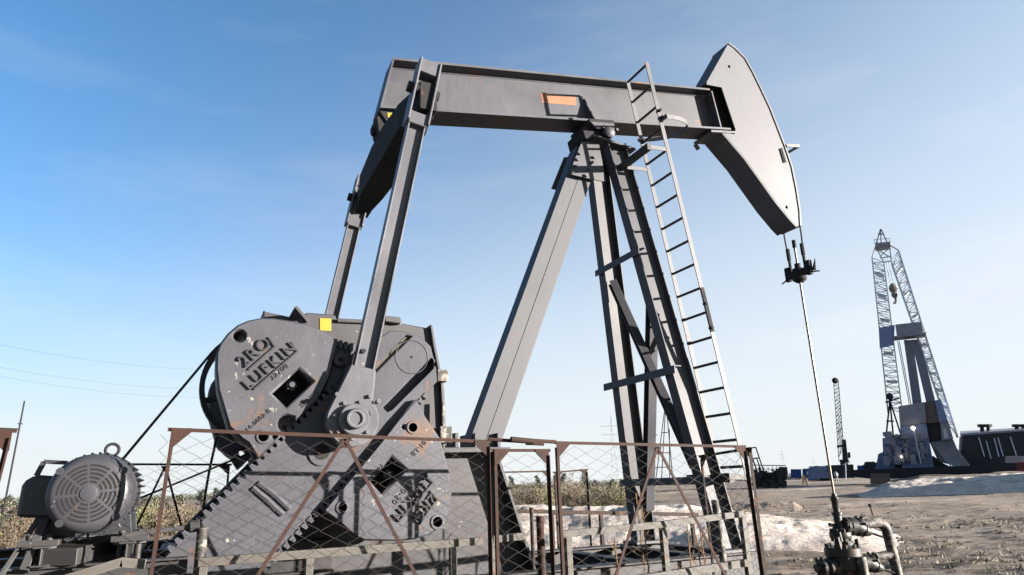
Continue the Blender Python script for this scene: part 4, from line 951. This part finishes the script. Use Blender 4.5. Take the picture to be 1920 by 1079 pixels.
for i, (y0, y1) in enumerate(((640, 672), (684, 706), (701, 722))):
    a, b = (G(-160, 210), G(520, 330)); d = ray(-160, y0-20); a.z = EYE+d.z/sqrt(d.x**2+d.y**2)*210; d = ray(520, y1+12); b.z = EYE+d.z/sqrt(d.x**2+d.y**2)*330
    solo('power_line', MB().tube([a.lerp(b, k/12)-Vector((0, 0, 5*(1-(k/6-1)**2))) for k in range(13)], .03, 4), M_DARK, ('highest', 'middle', 'lowest')[i]+' of the three faint overhead wires at left', 'wire', a, 'overhead wires')

# ------------------------------------------------------------------ drilling rigs
M_RIGW = plain('rig_white_steel', (.32, .35, .39), .5); M_RIGB = paint('rig_blue_panel', (.105, .135, .23), .03, 0, .6, off=61); M_RIGG = paint('rig_grey_panel', (.135, .145, .175), .03, 0, .6, off=63)
M_RIGBR = paint('rig_rust_panel', (.068, .056, .05), .1, 0, .7, off=65); M_RIGD = plain('rig_dark', (0.01253, 0.01336, 0.01587), .7); M_TARP = paint('dark_tarp', (0.01462, 0.01754, 0.02172), 0, 0, .6, .4, .2, off=67)
class Rig:
    def __init__(s, px, dist): 
        s.o = G(px, dist); s.e2 = Vector((s.o.x, s.o.y, 0)).normalized(); s.e1 = Vector((s.e2.y, -s.e2.x, 0)); s.d = dist
    def at(s, px, py, b=0.0):
        d = ray(px, py); k = (s.d+b)/d.dot(s.e2); p = CAM+d*k; return p
    def quad(s, mb, pts, b0, b1):                        # prism from a pixel outline between two depths
        n = len(pts); q = [s.at(*p) for p in pts]; vs = [v+s.e2*b0 for v in q]+[v+s.e2*b1 for v in q]
        return mb.add(vs, [tuple(range(n)), tuple(range(2*n-1, n-1, -1))]+[(i, i+n, (i+1) % n+n, (i+1) % n) for i in range(n)])
    def lattice(s, mb, l0, l1, r0, r1, n, dep, r, plats=()):
        a0, a1, c0, c1 = s.at(*l0), s.at(*l1), s.at(*r0), s.at(*r1); D = s.e2*dep
        for u, v in ((a0, a1), (c0, c1)):
            mb.beam(u, v, r, r); mb.beam(u+D, v+D, r, r)
        for i in range(n):
            t, t2 = i/n, (i+1)/n; A, A2, B_, B2 = a0.lerp(a1, t), a0.lerp(a1, t2), c0.lerp(c1, t), c0.lerp(c1, t2)
            if i % 2: mb.beam(A, B2, r*.6, r*.6); mb.beam(A+D, A2, r*.6, r*.6); mb.beam(B_+D, B2, r*.6, r*.6)
            else: mb.beam(B_, A2, r*.6, r*.6); mb.beam(A, A2+D, r*.6, r*.6); mb.beam(B_, B2+D, r*.6, r*.6)
            mb.beam(A, B_, r*.6, r*.6); mb.beam(A+D, B_+D, r*.5, r*.5); mb.beam(A, A+D, r*.5, r*.5)
        for t in plats:
            A, B_ = a0.lerp(a1, t), c0.lerp(c1, t); c = (A+B_)/2+D/2; mb.frame(c, (B_-A)*.36, D*.45, Vector((0, 0, r*.9)))
        return mb
g = Rig(1712, 132); base = g.at(1715, 884)
rig = thing('drilling_rig', base, 'tall white twin-legged drilling mast with blue panels and a lit lamp at its foot', 'drilling rig')
m = MB(); g.lattice(m, (1635, 484), (1665, 775), (1657, 492), (1692, 775), 30, 2.2, .19, (.09, .24, .4, .62, .8))
g.lattice(m, (1671, 490), (1781, 806), (1685, 470), (1796, 820), 34, 2.2, .19, (.08, .22, .36, .52, .6, .68, .77, .86))
m.beam(g.at(1641, 464), g.at(1635, 484), .2, .2); m.beam(g.at(1668, 460), g.at(1685, 470), .2, .2)
for u, v in (((1643, 465), (1657, 492)), ((1668, 462), (1671, 490)), ((1643, 467), (1671, 484)), ((1668, 466), (1650, 482)), ((1650, 484), (1672, 481)), ((1657, 492), (1671, 490))): m.beam(g.at(*u, 1), g.at(*v, 1), .2, .2)
mast = obj('mast', m, M_RIGW, rig)
m = MB(); g.quad(m, [(1641, 458), (1670, 455), (1670, 461), (1641, 465)], -.6, 2.4)
for u, v in (((1643, 457), (1651, 430)), ((1663, 455), (1652, 430)), ((1652, 456), (1651, 430)), ((1646, 440), (1658, 439))): m.beam(g.at(*u), g.at(*v), .18, .18)
for q in (1640, 1646, 1663, 1669): m.beam(g.at(q, 458), g.at(q-1, 449), .08, .08)
m.beam(g.at(1639, 450), g.at(1669, 447), .08, .08)
obj('crown', m, M_RIGG, rig)
m = MB(); g.quad(m, [(1648, 617), (1678, 612), (1676, 649), (1650, 656)], -1.2, -1.0); obj('monkey_board', m, M_RIGB, rig)
m = MB(); g.quad(m, [(1679, 612), (1727, 607), (1730, 628), (1682, 633)], -1.6, 1.4); g.quad(m, [(1676, 634), (1736, 627), (1736, 630), (1676, 637)], -1.9, 1.5); obj('racking_board', m, M_RIGG, rig)
m = MB()
for u0, u1, v0, v1 in ((1696, 638, 1713, 760), (1710, 637, 1738, 754)):
    for i in range(6):
        for j in range(4): m.cyl(g.at(u0+i*2.7, u1, j*.4), g.at(v0+i*2.9, v1, j*.4), .13, 6)
obj('drill_pipe', m, plain('stacked_pipe_steel', (.11, .12, .15), .5), rig)
m = MB(); p = g.at(1675, 541, 1); m.ball(p, .72, 10, 1.3); m.ball(g.at(1677, 553, 1), .5, 8, 1.3); m.tube([g.at(1678, 556, 1), g.at(1680, 563, 1), g.at(1679, 569, 1), g.at(1675, 568, 1)], .22, 6)
for q in (1671, 1676): m.cyl(g.at(q-12, 484, 1), g.at(q, 538, 1), .035, 4)
obj('travelling_block', m, plain('dull_brass_grey', (.10, .09, .085), .6), rig)
m = MB()
for q in (1687, 1690, 1700): m.cyl(g.at(q-4, 640, .5), g.at(q+18, 758, .5), .07, 5)
obj('cables', m, M_RIGG, mast)
m = MB(); g.quad(m, [(1685, 765), (1733, 757), (1736, 795), (1688, 800)], -3, 3); obj('wind_wall', m, M_RIGG, rig)
m = MB(); g.quad(m, [(1733, 757), (1752, 754), (1760, 794), (1737, 796)], -2.6, 3); obj('wind_wall', m, M_RIGBR, rig)
m = MB(); g.quad(m, [(1752, 754), (1763, 752), (1776, 793), (1760, 795)], -2.9, 3); obj('wind_wall', m, M_RIGB, rig)
m = MB(); g.quad(m, [(1688, 800), (1736, 796), (1752, 884), (1692, 886)], -2.6, 3); obj('cabin_wall', m, M_RIGB, rig)
m = MB(); g.quad(m, [(1736, 796), (1762, 794), (1764, 826), (1744, 830)], -2.0, 3); obj('doorway', m, M_RIGD, rig)
m = MB(); g.quad(m, [(1762, 794), (1777, 793), (1786, 824), (1765, 828)], -2.5, 3); q_ = obj('cabin_wall', m, M_RIGG, rig)
m = MB(); g.quad(m, [(1767, 806), (1772, 805), (1777, 822), (1770, 824)], -2.56, -2.5); obj('lit_window', m, plain('bright_window', (0.3132, 0.3257, 0.3341), .3), q_)
m = MB(); g.quad(m, [(1655, 823), (1688, 816), (1692, 886), (1658, 889)], -1.5, 4); g.quad(m, [(1647, 852), (1656, 848), (1658, 890), (1640, 892)], -1, 3); obj('mud_house', m, M_RIGB, rig)
m = MB(); g.quad(m, [(1675, 858), (1750, 856), (1765, 868), (1790, 880), (1680, 882)], -2.2, 3); obj('substructure', m, M_RIGD, rig)
m = MB(); g.quad(m, [(1744, 830), (1786, 825), (1800, 858), (1810, 878), (1760, 866)], -1.8, 2); obj('substructure', m, M_RIGG, rig)
m = MB()
for k in range(9): m.beam(g.at(1750+4.2*k, 832-.4*k, -2.2), g.at(1788+4.4*k, 881, -7), .16, .1)
m.beam(g.at(1747, 834, -2.2), g.at(1812, 884, -7), .25, .3)
obj('ramp', m, plain('pale_ramp_planks', (0.167, 0.167, 0.167), .7), rig)
m = MB()
for u, v in (((1669, 748), (1661, 822)), ((1668, 748), (1675, 818)), ((1668, 750), (1690, 818)), ((1662, 790), (1676, 790)), ((1660, 755), (1686, 747))): m.beam(g.at(*u, -1.5), g.at(*v, -1.5), .25, .25)
m.ball(g.at(1668, 744, -1.5), .6, 6)
obj('a_frame', m, M_RIGD, rig)
m = MB(); rr = random.Random(4)
for k in range(60):
    p = g.at(rr.uniform(1660, 1735), rr.uniform(812, 868), -rr.uniform(2.7, 3.6)); m.frame(p, g.e1*rr.uniform(.1, .5), g.e2*.2, Vector((0, 0, rr.uniform(.1, .8))))
for k in range(16): m.beam(g.at(rr.uniform(1655, 1745), rr.uniform(815, 850), -3.2), g.at(rr.uniform(1655, 1745), rr.uniform(850, 872), -3.2), .12, .12)
obj('pipework', m, M_RIGG, rig)
em = bpy.data.materials.new('lit_lamp'); em.use_nodes = True; eb = em.node_tree.nodes['Principled BSDF']; eb.inputs['Emission Color'].default_value = (1, .82, .5, 1); eb.inputs['Emission Strength'].default_value = 2.2
m = MB().ball(g.at(1712, 803, -4), .28, 10); obj('lamp', m, em, rig); m = MB().ball(g.at(1690, 857, -4), .14, 8); obj('lamp', m, em, rig)
obj('lamp_post', MB().cyl(g.at(1713, 806, -3.9), g.at(1727, 870, -3.9), .09, 6), M_RIGW, rig)
m = MB(); g.quad(m, [(1600, 882), (1876, 872), (1880, 884), (1650, 899), (1600, 893)], -9, 9)
solo('rig_mat', m, M_RIGD, 'long dark timber mat under the drilling rig', 'mat', g.at(1715, 890))
# tarp shed right of the rig
m = MB(); g.quad(m, [(1808, 818), (1990, 801), (1990, 884), (1815, 884)], -3, -2.8); shed_base = g.at(1880, 884)
shed = thing('tarp_shed', shed_base, 'long dark tarpaulin shed with pale slanted battens and roof vents beside the rig', 'shed')
obj('front_wall', m, M_TARP, shed)
m = MB(); g.quad(m, [(1803, 817), (1808, 818), (1815, 884), (1800, 878)], -3, 6); obj('end_wall', m, M_TARP, shed)
m = MB(); a_, b_, c_, d_ = g.at(1800, 814, -3.3), g.at(1995, 800, -3.3), g.at(1995, 797, 6), g.at(1800, 809, 6); m.add([a_, b_, c_, d_]+[v-Vector((0, 0, .3)) for v in (a_, b_, c_, d_)], [(0, 1, 2, 3), (7, 6, 5, 4), (0, 4, 5, 1), (1, 5, 6, 2), (2, 6, 7, 3), (3, 7, 4, 0)]); obj('roof', m, M_RIGG, shed)
m = MB()
for u, v in (((1835, 820), (1846, 857)), ((1849, 827), (1858, 860)), ((1864, 822), (1873, 857)), ((1871, 821), (1881, 856)), ((1894, 819), (1906, 855))): m.beam(g.at(*u, -3.15), g.at(*v, -3.15), .22, .15)
obj('battens', m, M_RIGW, shed)
for px in (1842, 1854, 1907, 1920):
    m = MB().cyl(g.at(px, 815, 0), g.at(px-1, 800, 0), .28, 8); m.cyl(g.at(px-1, 801, 0), g.at(px-2, 796, 0), .6, 8); obj('roof_vent', m, M_RIGD, shed)
def cargo(px0, px1, py0, py1, dist, dep, mt, label, name='container', cat='container', grp='containers near the rigs', clutter=None):
    r = Rig((px0+px1)/2, dist); o = thing(name, r.at((px0+px1)/2, py1), label, cat, grp); m = MB(); r.quad(m, [(px0, py0), (px1, py0), (px1, py1), (px0, py1)], 0, dep)
    obj('body', m, mt, o); m = MB(); n = max(3, int((px1-px0)/2.5))
    for k in range(n+1):
        q = px0+(px1-px0)*k/n; m.beam(r.at(q, py0, -.05), r.at(q, py1, -.05), .12, .12)
    m.beam(r.at(px0-.5, py0, -.08), r.at(px1+.5, py0, -.08), .2, .2); obj('frame_ribs', m, mt, o)
    if clutter:
        rr = random.Random(int(px0)); m = MB()
        for k in range(int((px1-px0)*1.6)):
            p = r.at(rr.uniform(px0, px1), py0+rr.uniform(-7, (py1-py0)*.7), -rr.uniform(.1, .5)); m.frame(p, r.e1*rr.uniform(.1, .7), r.e2*.3, Vector((0, 0, rr.uniform(.1, .6))))
        for k in range(6):
            q = rr.uniform(px0, px1); m.beam(r.at(q, py0-rr.uniform(4, 9), .5), r.at(q, py0+2, .5), .1, .1)
        obj('deck_equipment', m, clutter, o)
    return r
M_CBLUE = plain('bright_blue_container', (0.0167, 0.05429, 0.1754), .5); M_CDK = plain('dark_machinery', (0.01169, 0.0142, 0.01879), .6); M_CWH = plain('white_container', (0.2297, 0.238, 0.2506), .6); M_CRED = plain('dull_red', (0.1253, 0.03341, 0.02923), .6)
cargo(1483, 1502, 881, 897, 170, 3, M_CBLUE, 'bright blue container, larger of the two left of the wood trestle')
cargo(1505, 1513, 880, 895, 176, 3, M_CBLUE, 'small bright blue container just right of the larger one')
cargo(1608, 1622, 874, 890, 165, 3, M_CBLUE, 'blue container between the small mast and the rig mat')
cargo(1516, 1556, 883, 902, 160, 4, M_CDK, 'long dark equipment skid between blue containers and the rod', 'equipment_skid', 'equipment', clutter=M_RIGB)
cargo(1622, 1640, 874, 892, 160, 4, M_CDK, 'dark equipment box just left of the rig mat', 'equipment_skid', 'equipment', clutter=M_CDK)
cargo(1886, 1935, 857, 868, 118, 3, M_CWH, 'pale trailer parked in front of the tarpaulin shed', 'trailer', 'trailer', 'vehicles in front of the shed')
cargo(1908, 1940, 868, 884, 114, 3, M_CRED, 'dull red tank trailer at the right edge', 'tank_trailer', 'trailer', 'vehicles in front of the shed')
cargo(1633, 1668, 890, 907, 92, 1.5, M_RIGBR, 'brown skip standing in front of the rig mat', 'skip', 'skip')
# far small rig
g2r = Rig(1575, 240); rig2 = thing('drilling_rig', g2r.at(1580, 884), 'smaller far drilling mast with a dark body seen right of the thin rod', 'drilling rig')
m = MB(); g2r.lattice(m, (1563, 716), (1573, 866), (1572, 715), (1582, 840), 20, 2.5, .2, (.6, .68)); obj('crown_block', MB().ball(g2r.at(1566, 714), 1.0, 8), M_DARK, rig2); obj('mast', m, plain('far_mast_steel', (.12, .13, .15), .6), rig2)
m = MB(); g2r.quad(m, [(1578, 825), (1586, 824), (1590, 862), (1580, 866)], 0, 3); g2r.quad(m, [(1589, 849), (1594, 848), (1595, 858), (1590, 860)], 0, 2); g2r.quad(m, [(1569, 836), (1584, 834), (1585, 837), (1569, 839)], -1, 3); obj('operator_cab', m, M_CDK, rig2)
m = MB(); g2r.quad(m, [(1548, 873), (1600, 871), (1602, 896), (1546, 898)], 0, 6); g2r.quad(m, [(1574, 862), (1592, 862), (1590, 873), (1576, 873)], 0, 4); obj('carrier', m, M_CDK, rig2)
m = MB(); m.beam(g2r.at(1585, 870, -2), g2r.at(1586, 905, -12), .25, .25); m.beam(g2r.at(1594, 866, -2), g2r.at(1580, 872, -2), .3, .3); obj('leg', m, M_RIGW, rig2)
# dark pumping machinery left of the yard with an A-ladder
g3 = Rig(1440, 62); pm = thing('pump_trailer', g3.at(1445, 912), 'dark cluttered pumping machinery with railed deck and tall A-shaped ladder', 'machinery')
m = MB(); rr = random.Random(8)
g3.quad(m, [(1412, 888), (1476, 884), (1476, 900), (1412, 904)], .3, 2)
for k in range(90):
    p = g3.at(rr.uniform(1410, 1473), rr.uniform(882, 911), -rr.uniform(0, 1.2)); m.frame(p, g3.e1*rr.uniform(.03, .22), g3.e2*.12, Vector((0, 0, rr.uniform(.04, .3))))
for k in range(5):
    p = g3.at(1420+12*k, 908, -.6); m.cyl(p-g3.e2*.1, p+g3.e2*.25, .32, 12)
obj('engine_deck', m, M_CDK, pm)
m = MB()
for k in range(8): m.beam(g3.at(1416+8*k, 875, -.3), g3.at(1417+8*k, 890, -.3), .05, .05)
m.beam(g3.at(1410, 872.5, -.3), g3.at(1473, 873.5, -.3), .07, .07); m.beam(g3.at(1412, 880, -.3), g3.at(1474, 880, -.3), .05, .05); obj('deck_railing', m, M_DARK, pm)
m = MB()
for u, v in (((1405, 841), (1418, 880)), ((1417, 839), (1440, 908)), ((1405, 841), (1417, 839)), ((1408, 861), (1423, 859)), ((1411, 862), (1430, 908)), ((1419, 861), (1426, 880))): m.beam(g3.at(*u, -.8), g3.at(*v, -.8), .10, .10)
obj('ladder_frame', m, M_RIGD, pm)
# slim pulling mast with guys seen between the post legs
g4 = Rig(1245, 85); pum = thing('pulling_mast', g4.at(1245, 905), 'slim dark guyed service mast standing between the two post legs', 'mast')
m = MB()
for u, v in (((1247, 762), (1229, 905)), ((1248, 762), (1240, 905)), ((1250, 770), (1262, 905)), ((1255, 805), (1256, 905))): m.beam(g4.at(*u), g4.at(*v), .10, .10)
for u, v in (((1215, 817), (1233, 816)), ((1241, 812), (1252, 811)), ((1236, 850), (1257, 849)), ((1226, 877), (1262, 876))): m.beam(g4.at(*u), g4.at(*v), .09, .09)
m.beam(g4.at(1223, 818), g4.at(1225, 905), .08, .08)
obj('mast', m, M_DARK, pum)
# wood trestle and a person
g5 = Rig(1510, 75); m = MB(); m.beam(g5.at(1507, 891), g5.at(1514, 911), .28, .12); m.beam(g5.at(1507, 892, .3), g5.at(1506, 908, .8), .2, .1); m.beam(g5.at(1506, 900, .2), g5.at(1511, 900, .2), .08, .1)
solo('trestle', m, plain('yellow_pine_wood', (0.2088, 0.1587, 0.08352), .8), 'pale wooden trestle standing in front of the blue containers', 'trestle', g5.at(1510, 911))
g6 = Rig(1570, 118); pb = g6.at(1570, 906); pr = thing('person', pb, 'person in white top and pale trousers walking in front of the small rig', 'person')
def skinned(name, verts, edges, radii, m_, par):
    me = bpy.data.meshes.new(name); me.from_pydata([g6.e1*v[0]+g6.e2*v[1]+Vector((0, 0, v[2])) for v in verts], edges, []); o = bpy.data.objects.new(name, me); C.objects.link(o)
    s = o.modifiers.new('skin', 'SKIN'); o.modifiers.new('sub', 'SUBSURF').levels = 1; me.skin_vertices or None
    for v, r in zip(me.skin_vertices[0].data, radii): v.radius = (r, r)
    me.skin_vertices[0].data[0].use_root = True; me.materials.append(m_); o.parent = par; return o
bv = [(0, 0, .92), (0, 0, 1.2), (0, 0, 1.45), (0, 0, 1.56), (0, 0, 1.70), (.2, 0, 1.42), (.26, .05, 1.15), (.22, -.1, .93), (-.2, 0, 1.42), (-.26, 0, 1.15), (-.2, -.1, .95), (.1, 0, .85), (.13, -.1, .48), (.15, .05, .07), (.15, -.1, .04), (-.1, 0, .85), (-.12, .08, .48), (-.15, .22, .08), (-.15, .08, .04)]
be = [(0, 1), (1, 2), (2, 3), (3, 4), (2, 5), (5, 6), (6, 7), (2, 8), (8, 9), (9, 10), (0, 11), (11, 12), (12, 13), (13, 14), (0, 15), (15, 16), (16, 17), (17, 18)]
bd = skinned('body', bv, be, [.15, .14, .15, .07, .11, .07, .05, .04, .07, .05, .04, .09, .07, .05, .05, .09, .07, .05, .05], plain('pale_trousers', (0.1879, 0.2004, 0.2297), .8), pr)
skinned('shirt', [bv[0][:2]+(.95,)]+[bv[1], bv[2], bv[5], bv[6], bv[8], bv[9]], [(0, 1), (1, 2), (2, 3), (3, 4), (2, 5), (5, 6)], [.175, .165, .17, .09, .07, .09, .07], plain('white_shirt', (0.3007, 0.309, 0.3257), .8), bd)
